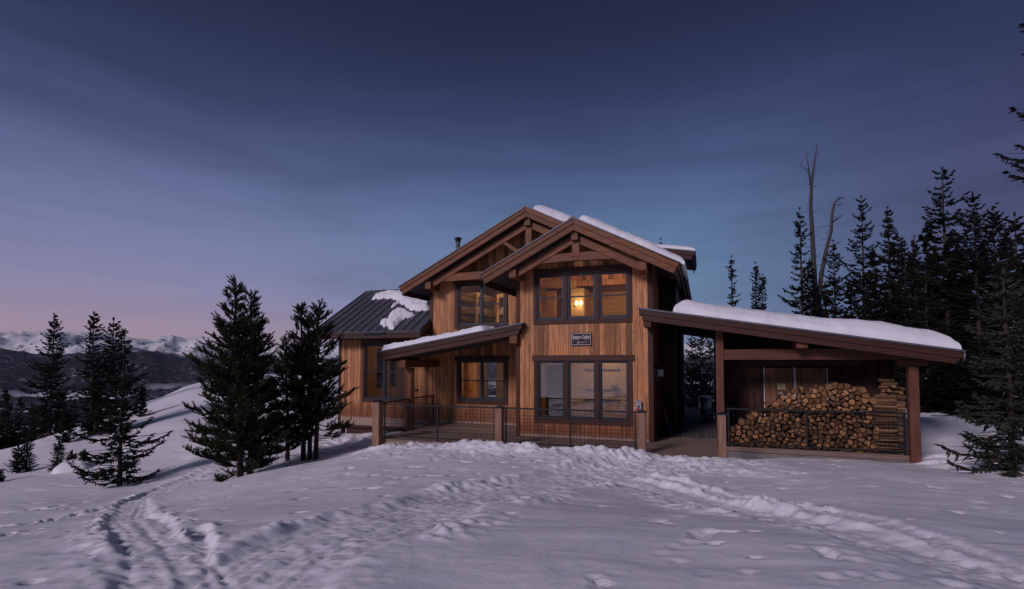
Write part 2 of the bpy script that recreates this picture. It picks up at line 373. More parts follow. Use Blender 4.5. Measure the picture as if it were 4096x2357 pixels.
M['pine'] = mk_needles('pine_needles', (0.014, 0.016, 0.008), (0.025, 0.027, 0.013), (0.044, 0.043, 0.020))
M['bluespruce'] = mk_needles('blue_spruce_needles', (0.020, 0.024, 0.018), (0.036, 0.040, 0.030), (0.060, 0.060, 0.045))

# ------------------------------------------------------------------ snow ground
CT = []
def cpx(px, py, **k): CT.append(P(px, py, **k))
for q in [(0, 0, .74), (-4, -3, .8), (4, -3, .9), (-30, -10, -.8), (25, -12, 2.6), (0, -14, 2.4), (0, -30, 6.6), (-30, -34, 5.5), (30, -34, 9), (0, -58, 13), (-50, -58, 11), (50, -58, 15)]: CT.append(np.array(q, float))
for q in [(2048, 2357, 3.95), (1000, 2357, 4.1), (3100, 2357, 3.85), (300, 2357, 4.4), (3900, 2357, 3.7)]: cpx(q[0], q[1], t=q[2])
for q in [(1500, 1800), (1760, 1782), (2000, 1800), (2300, 1812), (2570, 1834), (2880, 1846)]: cpx(q[0], q[1], Y=14.0)
for q in [(2990, 1838), (3300, 1836), (3660, 1850)]: cpx(q[0], q[1], Y=16.05)
cpx(1354, 1735, Y=19); cpx(1300, 1770, Y=17.2); cpx(1440, 1745, Y=18.6)
for q in [(965, 1905, 15.8), (1240, 1832, 17.8), (478, 1938, 17.4), (90, 1885, 20.5), (230, 1890, 20), (0, 2050, 13.5), (650, 2050, 10.4), (300, 1830, 23), (740, 1740, 24), (1000, 1640, 30),
          (0, 1812, 25), (150, 1772, 27), (300, 1716, 30), (480, 1650, 33), (620, 1592, 37), (780, 1532, 42), (880, 1519, 43), (1000, 1508, 44), (1120, 1504, 44), (1250, 1500, 44)]: cpx(q[0], q[1], t=q[2])
for q in [(0, 1900, 34), (300, 1830, 39), (620, 1740, 46), (1000, 1600, 62), (1250, 1590, 62)]: cpx(q[0], q[1], t=q[2])
for q in [(0, 2000, 60), (300, 1980, 64), (620, 1950, 75), (1000, 1750, 90)]: cpx(q[0], q[1], t=q[2])
for q in [(3700, 1690, 20), (3900, 1712, 19), (4096, 1735, 18), (4045, 1893, 10.6), (3690, 1848, 14.2), (3800, 1840, 13.6), (3500, 1960, 9.0), (2900, 1960, 9.6), (4096, 2050, 7.6)]: cpx(q[0], q[1], t=q[2])
for q in [(-12, 27, -.4), (-5, 27, -.6), (0, 31, -1.1), (3, 40, -1.8), (-6, 45, -2.5), (8, 22, .7), (12, 26, 1.1), (20, 30, 1.6), (30, 25, 2.2), (15, 45, .6), (40, 60, 0), (0, 75, -14), (25, 90, -14), (60, 20, 3)]: CT.append(np.array(q, float))
CT = np.array(CT)
def _tps(r2): return np.where(r2 > 1e-9, r2 * np.log(np.maximum(r2, 1e-9)), 0)
_n = len(CT); _K = _tps(((CT[:, None, :2] - CT[None, :, :2]) ** 2).sum(-1)) + np.eye(_n) * 4.0
_A = np.zeros((_n + 3, _n + 3)); _A[:_n, :_n] = _K; _A[:_n, _n] = 1; _A[:_n, _n + 1:] = CT[:, :2]; _A[_n:, :_n] = _A[:_n, _n:].T
_W = np.linalg.solve(_A, np.concatenate([CT[:, 2], np.zeros(3)]))
def base_z(x, y):
    x = np.asarray(x, float); y = np.asarray(y, float); o = _W[_n] + _W[_n + 1] * x + _W[_n + 2] * y
    if x.size < 64: return o + (_W[:_n] * _tps((x[..., None] - CT[:, 0]) ** 2 + (y[..., None] - CT[:, 1]) ** 2)).sum(-1)
    for i in range(_n): o = o + _W[i] * _tps((x - CT[i, 0]) ** 2 + (y - CT[i, 1]) ** 2)
    return o
def hit(px, py):
    """where the line of sight through a pixel meets the snow"""
    d = P(px, py, t=1.0) - np.array([0, 0, CAMZ]); t = 3.0 * 1.006 ** np.arange(600)
    X, Y, Z = d[0] * t, d[1] * t, CAMZ + d[2] * t
    o = _W[_n] + _W[_n + 1] * X + _W[_n + 2] * Y + _tps((X[:, None] - CT[:, 0]) ** 2 + (Y[:, None] - CT[:, 1]) ** 2) @ _W[:_n]
    b = np.nonzero(Z <= o)[0]; i = b[0] if len(b) else -1
    return np.array([X[i], Y[i], Z[i]])
def pline(pts): return np.array([hit(*p)[:2] for p in pts])
def dist_line(x, y, L):
    """distance, signed side and arc length along polyline L"""
    best = np.full(x.shape, 1e9); side = np.zeros(x.shape); arc = np.zeros(x.shape); acc = 0
    for a, b in zip(L[:-1], L[1:]):
        d = b - a; n2 = d @ d; t = np.clip(((x - a[0]) * d[0] + (y - a[1]) * d[1]) / n2, 0, 1)
        ex = x - a[0] - t * d[0]; ey = y - a[1] - t * d[1]; dd = np.hypot(ex, ey); m = dd < best
        best = np.where(m, dd, best); side = np.where(m, np.sign(d[0] * ey - d[1] * ex), side); arc = np.where(m, acc + t * math.sqrt(n2), arc); acc += math.sqrt(n2)
    return best, side, arc
TRACKS = [  # centre line in the photograph, half width, trench depth, berm height left/right of travel, roughness
    (pline([(790, 2420), (1130, 2225), (1560, 2085), (1900, 1985), (2180, 1925), (2440, 1880), (2600, 1852)]), 0.85, 0.07, 0.11, 0.06, 0.05),
    (pline([(720, 2420), (690, 2290), (600, 2165), (500, 2075), (540, 2000), (680, 1935), (860, 1868), (1010, 1840)]), 0.36, 0.04, 0.04, 0.045, 0.05),
    (pline([(2400, 1890), (2700, 1960), (3050, 2050), (3400, 2125), (3760, 2215), (4200, 2330)]), 0.55, 0.075, 0.14, 0.07, 0.05),
    (pline([(2420, 1872), (2720, 1925), (3100, 2010), (3500, 2085), (3900, 2190), (4200, 2280)]), 0.16, 0.03, 0.10, 0.07, 0.04),
    (pline([(-60, 2130), (140, 2100), (300, 2062), (460, 2030)]), 0.10, 0.06, 0.02, 0.02, 0.01),
    (pline([(-60, 2080), (110, 2052), (230, 2030)]), 0.07, 0.04, 0.01, 0.01, 0.01),
    (pline([(40, 2150), (150, 2125)]), 0.07, 0.04, 0.01, 0.01, 0.01),
    (pline([(900, 2440), (870, 2300), (800, 2180), (790, 2120)]), 0.11, 0.07, 0.05, 0.05, 0.04),
]
DENTS = []
_rd = random.Random(3)
for k in range(34):
    DENTS.append((*hit(_rd.uniform(2300, 4050), _rd.uniform(2130, 2340))[:2], _rd.uniform(.04, .09), _rd.uniform(.008, .02)))
for k in range(40):
    DENTS.append((*hit(_rd.uniform(2700, 4050), _rd.uniform(1890, 2080))[:2], _rd.uniform(.06, .16), _rd.uniform(.008, .022)))
for k in range(30):
    DENTS.append((*hit(_rd.uniform(1050, 2100), _rd.uniform(1860, 1990))[:2], _rd.uniform(.08, .2), _rd.uniform(.008, .02)))
for k in range(30):
    DENTS.append((*hit(_rd.uniform(50, 700), _rd.uniform(2120, 2340))[:2], _rd.uniform(.1, .22), _rd.uniform(.008, .02)))
def ground_z(x, y):
    x = np.asarray(x, float); y = np.asarray(y, float)
    z = base_z(x, y)
    far = sstep(np.hypot(x, y), 16, 45)
    z = z + (fbm(x * .35, y * .35, 3) - .5) * .22 * (1 + far * 2)
    # wind-laid ripples run with the slope
    z = z + (fbm(x * .9 + y * .25, y * 2.6 - x * .5, 4) - .5) * .032 * (1 - far)
    z = z + (fbm(x * 5, y * 5, 3) - .5) * .006
    near = (np.abs(x + 4) < 20) & (y < 21) & (y > -4)
    xn, yn = x[near], y[near]; zn = z[near].copy()
    lump = sstep(fbm(xn * 2.7, yn * 2.7, 2), .30, .72); lump2 = fbm(xn * 12 + 9, yn * 12, 3); patch = .25 + .75 * sstep(fbm(xn * .9 + 40, yn * .9, 2), .36, .60)
    crumb = sstep(vnoise(xn * 8.5 + 3, yn * 8.5) * .7 + vnoise(xn * 17 + 8, yn * 17) * .3, .50, .64)
    dig = np.zeros(xn.shape); heapz = np.zeros(xn.shape); inside = np.zeros(xn.shape)
    for L, w, dep, bl, br, ro in TRACKS:
        d, s, arc = dist_line(xn, yn, L)
        w2 = w * (0.8 + .4 * fbm(arc * .9 + w * 50, arc * 0 + 3.3, 2)) + (fbm(xn * 2.2, yn * 2.2 + 60, 3) - .5) * .22
        ins = 1 - sstep(d, w2 * .72, w2 * 1.12)
        grooves = (vnoise(d * s * 15 + 200, arc * .22) - .5) * .040 * ins
        dig = np.maximum(dig, ins * dep); inside = np.maximum(inside, ins)
        zn += grooves * .8
        bh = np.where(s > 0, bl, br)
        e = (d - w2 * 1.12); wd = .13 + .20 * w
        berm = np.where(e < 0, np.exp(-(e / (wd * .45)) ** 2), np.exp(-(e / wd) ** 2))
        heapz = np.maximum(heapz, berm * bh * patch * (.30 + .45 * lump) + np.sqrt(berm) * crumb * .042 * patch)
    zn += -dig + heapz * (1 - inside * .75) + inside * ((lump2 - .5) * .038 + crumb * .010)
    # shovelled snow heaped against the deck
    heap = np.exp(-((yn - 13.75) / .42) ** 2) * sstep(xn, -10.6, -9.4) * (1 - sstep(xn, -1.7, -1.0))
    zn += heap * (.02 + .17 * sstep(fbm(xn * .8 + 7, yn * .5, 3), .35, .7) + .04 * lump + .03 * crumb + .04 * lump2)
    zone = sstep(yn, 11.4, 12.6) * (1 - sstep(yn, 14.2, 14.6)) * sstep(xn, -10.5, -8.5) * (1 - sstep(xn, 1, 2.5))
    zn += zone * ((lump - .3) * .03 + crumb * .018 + (lump2 - .5) * .04)
    wing = np.exp(-((yn - 17.8) / 1.2) ** 2) * sstep(xn, -15.5, -14) * (1 - sstep(xn, -10.6, -9.9))
    zn += wing * ((lump - .2) * .12 + (lump2 - .3) * .06)
    rgt = sstep(xn, 4.8, 5.6) * (1 - sstep(yn, 17.0, 18.0)) * sstep(yn, 12.5, 14.0)
    zn += rgt * ((lump - .3) * .16 + (lump2 - .3) * .05)
    for dx, dy, r, h in DENTS:
        m = (np.abs(xn - dx) < r * 3) & (np.abs(yn - dy) < r * 3)
        if m.any():
            q = ((xn[m] - dx) ** 2 + (yn[m] - dy) ** 2) / (r * r); zn[m] += h * (-np.exp(-q) + .45 * np.exp(-(np.sqrt(q) - 1.5) ** 2 * 4))
    # keep the snow off the deck, out of the rooms and the passage
    def keep(x0, x1, y0, y1, lim):
        m = (xn > x0) & (xn < x1) & (yn > y0) & (yn < y1); zn[m] = np.minimum(zn[m], lim)
    keep(-9.9, .6, 14.38, 32, -.25); keep(-14.75, -9.7, 18.95, 32, -.45); keep(.3, 5.2, 16.2, 32, -.22)
    z[near] = zn
    m = ~near & (x > -14.8) & (x < 5.2) & (y > 18) & (y < 30.2); z[m] = np.minimum(z[m], -.6)
    return z
def axis_lines(a, b, step0, step1, lo, hi, g=1.13):
    L = [a]
    while L[-1] < b: L.append(L[-1] + step0 + (step1 - step0) * (L[-1] - a) / (b - a))
    st = step1
    while L[-1] < hi: st *= g; L.append(L[-1] + st)
    st = step0
    while L[0] > lo: st *= g; L.insert(0, L[0] - st)
    return np.array(L)
gx = axis_lines(-15.5, 7.5, .042, .042, -190, 190); gy = axis_lines(1.8, 18.6, .022, .055, -60, 190)
GX, GY = np.meshgrid(gx, gy)
GZ = ground_z(GX, GY)
_r2 = np.hypot(GX, GY); GZ = GZ - sstep(_r2, 70, 190) * 60
nx, ny = len(gx), len(gy)
ii = (np.arange(ny - 1)[:, None] * nx + np.arange(nx - 1)[None, :]).ravel()
g_o = np_mesh('snow_ground', np.stack([GX.ravel(), GY.ravel(), GZ.ravel()], 1), np.stack([ii, ii + 1, ii + nx + 1, ii + nx], 1), M['snow'], smooth=True)
tag(g_o, 'snow covered ground crossed by trampled ski tracks', kind='structure')
def gz(x, y): return float(ground_z(np.array([x]), np.array([y]))[0])

# ------------------------------------------------------------------ valley, wooded hills and the snowy range
def mk_hill():
    t = NT('wooded_slope'); n1 = t.noise(t.pos, 0.0022, 6, 0.6); n2 = t.noise(t.pos, 0.020, 6, 0.75); n3 = t.noise(t.pos, 0.09, 3, 0.7)
    zz = t.sep(t.pos)[2]
    c = t.mix(t.rng(n3, 0.3, 0.7), (0.010, 0.012, 0.018), (0.028, 0.031, 0.042))
    sp = t.math('MULTIPLY', t.rng(n2, 0.52, 0.64), t.rng(n1, 0.42, 0.58))
    c = t.mix(t.math('MULTIPLY', sp, 0.8), c, (0.55, 0.56, 0.62))
    n4 = t.noise(t.mapping(t.pos, (1, 1, 3)), 0.0016, 4, 0.5)
    mead = t.math('MULTIPLY', t.rng(zz, -250.0, -150.0, 1.0, 0.0), t.rng(t.math('ADD', n4, t.math('MULTIPLY', n2, 0.1)), 0.56, 0.60))
    c = t.mix(mead, c, (0.78, 0.79, 0.84))
    return t.fin(c, 0.95, 0, 0.1)
def mk_range():
    t = NT('snowy_range'); n1 = t.noise(t.pos, 0.0016, 7, 0.62); n2 = t.noise(t.pos, 0.011, 6, 0.7)
    zz = t.sep(t.pos)[2]; geo = t.n.new('ShaderNodeNewGeometry'); nzv = t.sep(geo.outputs['Normal'])[2]
    c = t.mix(t.rng(n2, 0.3, 0.7), (0.76, 0.77, 0.82), (0.86, 0.86, 0.88))
    rock = t.math('MULTIPLY', t.rng(nzv, 0.72, 0.86, 1.0, 0.0), t.rng(n2, 0.46, 0.60))
    c = t.mix(t.math('MULTIPLY', rock, 0.85), c, (0.085, 0.075, 0.075))
    wood_ = t.rng(t.math('ADD', zz, t.math('ADD', t.math('MULTIPLY', n1, 420.0), t.math('MULTIPLY', n2, 330.0))), 455.0, 500.0, 1.0, 0.0)
    c = t.mix(t.math('MULTIPLY', wood_, 0.94), c, (0.022, 0.024, 0.028))
    return t.fin(c, 0.95, 0, 0.1)
def mk_valley():
    t = NT('valley_floor'); n1 = t.noise(t.mapping(t.pos, (1, 1, 1)), 0.0011, 5, 0.55); n2 = t.noise(t.pos, 0.013, 5, 0.7)
    m = t.rng(t.math('ADD', n1, t.math('MULTIPLY', n2, 0.18)), 0.60, 0.64)
    c = t.mix(m, (0.024, 0.025, 0.030), (0.78, 0.79, 0.84))
    return t.fin(c, 0.95, 0, 0.1)
M['hill'], M['range'], M['valley'] = mk_hill(), mk_range(), mk_valley()
def far_sheet(name, mat, az0, az1, na, r0, r1, nr, zfun, label):
    az = np.radians(np.linspace(az0, az1, na)); rr = np.linspace(r0, r1, nr)
    A, R = np.meshgrid(az, rr); X = R * np.sin(A); Y = R * np.cos(A); Z = zfun(np.degrees(A), R, X, Y)
    i = (np.arange(nr - 1)[:, None] * na + np.arange(na - 1)[None, :]).ravel()
    o = np_mesh(name, np.stack([X.ravel(), Y.ravel(), Z.ravel()], 1), np.stack([i, i + 1, i + na + 1, i + na], 1), mat, smooth=True)
    return tag(o, label, kind='structure')
def sky_profile(pts):
    """azimuth (degrees from +Y) and slope of a skyline seen in the photograph"""
    az = []; sl = []
    for px, py in pts:
        d = P(px, py, t=1.0) - np.array([0, 0, CAMZ]); az.append(math.degrees(math.atan2(d[0], d[1]))); sl.append(d[2] / math.hypot(d[0], d[1]))
    return np.array(az), np.array(sl)
RA, RS = sky_profile([(-900, 1345), (-300, 1338), (0, 1331), (150, 1329), (300, 1336), (400, 1340), (470, 1358), (540, 1351), (600, 1364), (640, 1348), (690, 1341), (740, 1356), (830, 1353), (900, 1368), (1000, 1372), (1150, 1385), (1300, 1380), (1500, 1390), (2000, 1385), (2600, 1392), (2780, 1393), (2850, 1400), (3200, 1392), (4096, 1400)])
def ridge_terrain(prof_az, prof_sl, rc, w_in, w_out, base, amp, fs, sharp, jag=0.0):
    def f(az, R, X, Y):
        crest = np.interp(az, prof_az, prof_sl) * rc + CAMZ + jag * (1 - np.abs(2 * fbm(az * 1.3 + 11, az * 0 + 2, 4, .6) - 1) - .62)
        t = np.where(R < rc, (R - (rc - w_in)) / w_in, 1 - (R - rc) / w_out)
        t = np.clip(t, 0, 1)
        rid = 1 - np.abs(2 * fbm(X * fs, Y * fs, 5, .55) - 1)
        rel = (fbm(X * fs * 1.7 + 50, Y * fs * 1.7, 5, .55) - .5) * amp * np.clip((1 - t) * 3, 0, 1)
        spur = (rid - .7) * amp * 1.2 * np.sin(np.pi * np.clip(t, 0, 1))
        return base + (crest - base) * t ** sharp + rel + spur
    return f
far_sheet('snowy_range', M['range'], -95, 45, 620, 8200, 15500, 110, ridge_terrain(RA, RS, 12500, 4300, 3000, -150, 480, .0009, 1.15, 75), 'snow covered mountain range along the horizon')
HA, HS = sky_profile([(-900, 1400), (-300, 1398), (0, 1400), (100, 1410), (200, 1425), (330, 1416), (430, 1404), (505, 1399), (600, 1408), (700, 1424), (809, 1447), (900, 1460), (1100, 1470), (1300, 1462), (2000, 1460), (2750, 1462), (2850, 1470), (4096, 1460)])
far_sheet('wooded_hills', M['hill'], -95, 45, 420, 4200, 9600, 80, ridge_terrain(HA, HS, 7600, 3200, 2000, -290, 150, .0011, 1.0, 60), 'dark wooded hills below the snowy range')
far_sheet('valley_floor', M['valley'], -110, 60, 200, 90, 9000, 90,
          lambda az, R, X, Y: -60 - 235 * sstep(R, 150, 2600) + (fbm(X * .0015, Y * .0015, 4) - .5) * 60, 'valley floor with snowy meadows between woods')

# ------------------------------------------------------------------ the cabin
YB, YM = 16.5, 19.0                      # planes of the bay front and of the main front
cabin = thing('log_cabin', 'two storey cedar clad mountain cabin with dark metal gable roofs and a glazed bay', 'cabin', (-5.0, 19.0, 0.0))
BX0, BX1 = -5.80, -1.45
bay_top = lambda x: 6.72 - 0.515 * abs(x + 3.65)          # underside of the bay roof deck
main_top = lambda x: 8.02 - 0.508 * abs(x + 6.02)
PITCHW = 0.165
def cut(z0, z1, holes):
    segs = [(z0, z1)]
    for a, b in holes:
        o = []
        for s in segs:
            if b <= s[0] or a >= s[1]: o.append(s); continue
            if a - s[0] > .04: o.append((s[0], a))
            if s[1] - b > .04: o.append((b, s[1]))
        segs = o
    return segs
def siding(parent, x0, x1, y, z0, top, holes, bottom_jit=0.0):
    """upright boards on a wall facing -Y; holes (x0,x1,z0,z1); top is a function of x"""
    n = max(1, round((x1 - x0) / PITCHW)); w = (x1 - x0) / n
    for i in range(n):
        a, b = x0 + i * w + .002, x0 + (i + 1) * w - .002; xm = (a + b) / 2
        hs = [(h[2], h[3]) for h in holes if h[0] < xm < h[1]]
        t0 = top(xm)
        for s0, s1 in cut(z0, t0, hs):
            m = MB(); c = .007; j = rng.uniform(-.003, .003); yf = y + j; yb = y + .030
            ta, tb = (top(a), top(b)) if s1 >= t0 - 1e-6 else (s1, s1)
            pr = [(a, yb), (b, yb), (b, yf + c), (b - c, yf), (a + c, yf), (a, yf + c)]
            zt = lambda x: ta + (tb - ta) * (x - a) / (b - a)
            vs = [(x, yy, s0) for x, yy in pr] + [(x, yy, zt(x)) for x, yy in pr]
            m.add(vs, [(0, 1, 2, 3, 4, 5), (11, 10, 9, 8, 7, 6)] + [(k, (k + 1) % 6, 6 + (k + 1) % 6, 6 + k) for k in range(6)])
            m.build('siding_board', M['siding'], parent)
def backing(m, x0, x1, y0, y1, z0, top, holes):
    """solid wall behind the boards, with window holes; top function of x"""
    xs = sorted({x0, x1, *[min(max(h[k], x0), x1) for h in holes for k in (0, 1)]})
    for a, b in zip(xs[:-1], xs[1:]):
        hs = [(h[2], h[3]) for h in holes if h[0] < (a + b) / 2 < h[1]]
        n = max(1, int((b - a) / .8)) if not hs else 1
        for k in range(n):
            p, q = a + (b - a) * k / n, a + (b - a) * (k + 1) / n
            tp, tq = top(p), top(q)
            for s0, s1 in cut(z0, min(tp, tq) if hs else 1e3, hs):
                if s1 > 900: m.prism([(p, s0), (q, s0), (q, tq), (p, tp)], y0, y1)
                elif s1 >= min(tp, tq) - 1e-6: m.prism([(p, s0), (q, s0), (q, tq), (p, tp)], y0, y1)
                else: m.box(p, q, y0, y1, s0, s1)
def tbox(name, mat, parent, x0, x1, y0, y1, z0, z1, bev=.005): return MB().box(x0, x1, y0, y1, z0, z1).build(name, mat, parent, bev=bev)

# window openings (x0, x1, z0, z1) of the glazing itself
W_BU = (-5.10, -2.16, 3.77, 5.24); W_BL = (-5.08, -2.17, 0.60, 2.45)
W_K = (-9.09, -7.18, 0.91, 2.46); W_UM = (-9.15, -7.18, 3.85, 5.49); W_L = (-13.52, -11.62, 0.87, 3.15)

def window(y, W_, n, hung, head, wide_head=True, side=.12, sill=.14, mull=.12, name='window', hx=.07, label=None, gl='glass'):
    """sash frames with panes; trim boards are sub-parts.  n lights across, hung = sliding sashes"""
    x0, x1, z0, z1 = W_
    gap = mull if mull else 0.0
    lw = (x1 - x0 - gap * (n - 1)) / n
    f = MB(); fw, d0, d1 = .045, y + .01, y + .11
    panes = []
    for i in range(n):
        a = x0 + i * (lw + gap); b = a + lw
        f.box(a, a + fw, d0, d1, z0, z1); f.box(b - fw, b, d0, d1, z0, z1)
        f.box(a + fw, b - fw, d0 + .001, d1, z0, z0 + fw * 1.3); f.box(a + fw, b - fw, d0 + .001, d1, z1 - fw, z1)
        # stepped inner sash
        s0, s1 = y + .045, y + .085; iw = .028
        a2, b2, e0, e1 = a + fw, b - fw, z0 + fw * 1.3, z1 - fw
        f.box(a2, a2 + iw, s0, s1, e0, e1); f.box(b2 - iw, b2, s0, s1, e0, e1)
        f.box(a2 + iw, b2 - iw, s0 + .001, s1, e0, e0 + iw * (1.6 if hung else 1)); f.box(a2 + iw, b2 - iw, s0 + .001, s1, e1 - iw, e1)
        if hung:
            zm = (z0 + z1) / 2
            panes.append((a2 + iw, b2 - iw, y + .066, e0 + iw, zm)); panes.append((a2 + iw, b2 - iw, y + .052, zm, e1 - iw))
        else: panes.append((a2 + iw, b2 - iw, y + .062, e0 + iw, e1 - iw))
    o = f.build(name, M['frame'], cabin)
    if label: o['label'] = label
    if hung:
        for i in range(n):
            a = x0 + i * (lw + gap) + fw; b = a + lw - 2 * fw; zm = (z0 + z1) / 2
            tbox('meeting_rail', M['frame'], o, a, b, y + .038, y + .090, zm - .022, zm + .022, .004)
    for a, b, yy, q0, q1 in panes: MB().box(a, b, yy, yy + .006, q0, q1).build('glass_pane', M[gl], o)
    ty = y - .028
    tbox('trim_board', M['trim_z'], o, x0 - side, x0, ty, y + .1, z0 - sill, z1); tbox('trim_board', M['trim_z'], o, x1, x1 + side, ty, y + .1, z0 - sill, z1)
    tbox('trim_board', M['trim_x'], o, x0, x1, ty - .002, y + .1, z0 - sill, z0)
    tbox('trim_board', M['trim_x'], o, x0 - side - hx, x1 + side + hx, ty - .016, y + .1, z1, z1 + head)
    if mull:
        for i in range(1, n):
            a = x0 + i * lw + (i - 1) * gap
            tbox('trim_board', M['trim_z'], o, a, a + gap, ty + .004, y + .1, z0, z1)
    return o

# --- bay
H_BU = (W_BU[0] - .13, W_BU[1] + .13, W_BU[2] - .14, W_BU[3] + .2); H_BL = (W_BL[0] - .12, W_BL[1] + .12, W_BL[2] - .13, W_BL[3] + .18)
m = MB(); backing(m, BX0, BX1, YB + .032, YB + .14, -.05, bay_top, [W_BU, W_BL]); bay_wall = m.build('bay_wall', M['siding'], cabin)
siding(bay_wall, BX0 + .1, BX1 - .12, YB, 0.0, bay_top, [H_BU, H_BL])
window(YB, W_BU, 3, True, .20, hx=0.0, label='upper bay window of three sliding lights')
window(YB, W_BL, 3, False, .18, hx=.06, gl='coated', label='tall lower bay window of three fixed lights')
tbox('corner_board', M['trim_z'], bay_wall, BX1 - .13, BX1 + .025, YB - .025, YB + .12, 0, bay_top(BX1) - .05)
tbox('corner_board', M['trim_z'], bay_wall, BX0 - .025, BX0 + .10, YB - .024, YB + .12, 0, bay_top(BX0) - .05)
# bay left return and right return (door side)
m = MB(); m.box(BX0, BX0 + .12, YB + .142, YM, -.05, 5.5); m.build('bay_return_wall', M['siding'], cabin)
ret = MB().box(BX1 - .14, BX1 - .035, YB + .142, YM + .1, -.05, 5.5).build('bay_side_wall', M['siding'], cabin)
yy = YB + .13
while yy < YM - .02:
    e = min(yy + PITCHW, YM)
    zb = 2.32 if YB + .62 < (yy + e) / 2 < YB + 1.6 else 0.0
    m = MB(); m.box(BX1 - .034, BX1, yy + .002, e - .002, zb, 5.3); m.build('siding_board', M['siding'], ret); yy = e
door = tbox('door', M['siding'], cabin, BX1 - .033, BX1 - .006, YB + .66, YB + 1.56, .02, 2.16)
for a, b in ((YB + .56, YB + .66), (YB + 1.56, YB + 1.66)): tbox('trim_board', M['trim_z'], door, BX1 - .03, BX1 + .02, a, b, 0, 2.17)
tbox('trim_board', M['trim_y'], door, BX1 - .03, BX1 + .024, YB + .5, YB + 1.72, 2.17, 2.33)
MB().tube([(BX1 + .0, YB + .74, 1.05), (BX1 + .05, YB + .74, 1.05), (BX1 + .05, YB + .84, 1.05)], .012, 8).build('door_handle', M['galv'], door, True)
# --- main front
main_x0 = -10.4
H_UM = (W_UM[0] - .12, W_UM[1] + .12, W_UM[2] - .14, W_UM[3] + .2); H_K = (W_K[0] - .12, W_K[1] + .12, W_K[2] - .13, W_K[3] + .2)
m = MB(); backing(m, main_x0, BX0 + .02, YM + .032, YM + .14, -.1, main_top, [W_UM, W_K]); main_wall = m.build('main_wall', M['siding'], cabin)
siding(main_wall, main_x0 + .11, BX0 - .1, YM, 0.0, main_top, [H_UM, H_K])
# upper gable boards behind the bay roof
m = MB(); m.prism([(BX0 + .02, 5.2), (-2.0, 5.2), (-2.0, main_top(-2.0)), (-6.02, main_top(-6.02)), (BX0 + .02, main_top(BX0))][0:3] + [(BX0 + .02, main_top(BX0 + .02))], YM + .032, YM + .14); m.build('gable_wall', M['siding'], cabin)
siding(main_wall, BX0 + .0, -2.2, YM, 5.4, main_top, [])
tbox('corner_board', M['trim_z'], main_wall, main_x0 - .03, main_x0 + .11, YM - .026, YM + .12, 3.3, main_top(main_x0) - .03)
tbox('corner_board', M['trim_z'], main_wall, BX0 - .10, BX0 - .026, YM - .026, YM + .1, 0, 5.6)
window(YM, W_UM, 2, True, .20, mull=.0, hx=.07, label='upper window of two sliding lights beside the bay')
window(YM, W_K, 2, True, .20, mull=.0, hx=.07, label='kitchen window under the porch roof')
# --- left wing
wx0 = -14.83
H_L = (W_L[0] - .12, W_L[1] + .12, W_L[2] - .14, W_L[3] + .19)
m = MB(); backing(m, wx0, main_x0, YM + .034, YM + .14, -.35, lambda x: 3.55, [W_L]); wing_wall = m.build('wing_wall', M['siding'], cabin)
siding(wing_wall, wx0 + .1, main_x0 + .1, YM + .002, -.26, lambda x: 3.5, [H_L])
tbox('corner_board', M['trim_z'], wing_wall, wx0 - .025, wx0 + .10, YM - .026, YM + .12, -.26, 3.5)
tbox('skirt_board', M['trim_x'], wing_wall, wx0 - .04, -9.8, YM - .04, YM + .03, -.36, -.262)
tbox('frieze_board', M['trim_x'], wing_wall, wx0 + .1, main_x0 + .1, YM - .02, YM + .03, 3.36, 3.5)
window(YM + .002, W_L, 2, True, .19, mull=.0, hx=.06, label='window of the single storey wing')
MB().box(wx0 - .02, wx0 + .10, YM + .2, YM + .34, -1.2, -.37).box(wx0 + .3, -10.0, YM + .15, YM + .3, -1.2, -.37).build('foundation_post', M['trim_z'], cabin)
# left end, back and hidden walls (openings in the back let the daylight through the rooms)
YK = 26.2; YL = 25.0
BK_L = [(-14.35, -13.75, 1.0, 3.1), (-13.1, -12.5, 1.0, 3.1), (-11.8, -11.2, 1.0, 3.1)]
m = MB(); backing(m, wx0, main_x0, YL, YL + .14, -.4, lambda x: 3.6, BK_L)
EW = [(21.6, 22.25), (22.75, 23.3)]; EZ0, EZ1 = 1.15, 3.06
for a_, b_ in ((YM + .14, EW[0][0]), (EW[0][1], EW[1][0]), (EW[1][1], YL)): m.box(wx0, wx0 + .12, a_, b_, -.4, EZ1)
for a_, b_ in EW: m.box(wx0, wx0 + .12, a_, b_, -.4, EZ0)
m.prism([(YM + .14, EZ1), (YL, EZ1), (YL, 3.6), (22.0, 5.75), (YM + .14, 4.1)], wx0, wx0 + .12, 'x'); m.build('wing_back_wall', M['pine_x'], cabin)
BK_M = [(-9.6, -8.5, 1.0, 2.75), (-8.3, -7.2, 1.0, 2.75)]
m = MB(); backing(m, main_x0, -.9, YK, YK + .14, -.4, main_top, BK_M); m.build('back_wall', M['pine_x'], cabin)
m = MB(); m.box(main_x0 + .012, main_x0 + .13, YM + .14, YK, 3.3, 5.75); m.build('upper_side_wall', M['siding'], cabin)

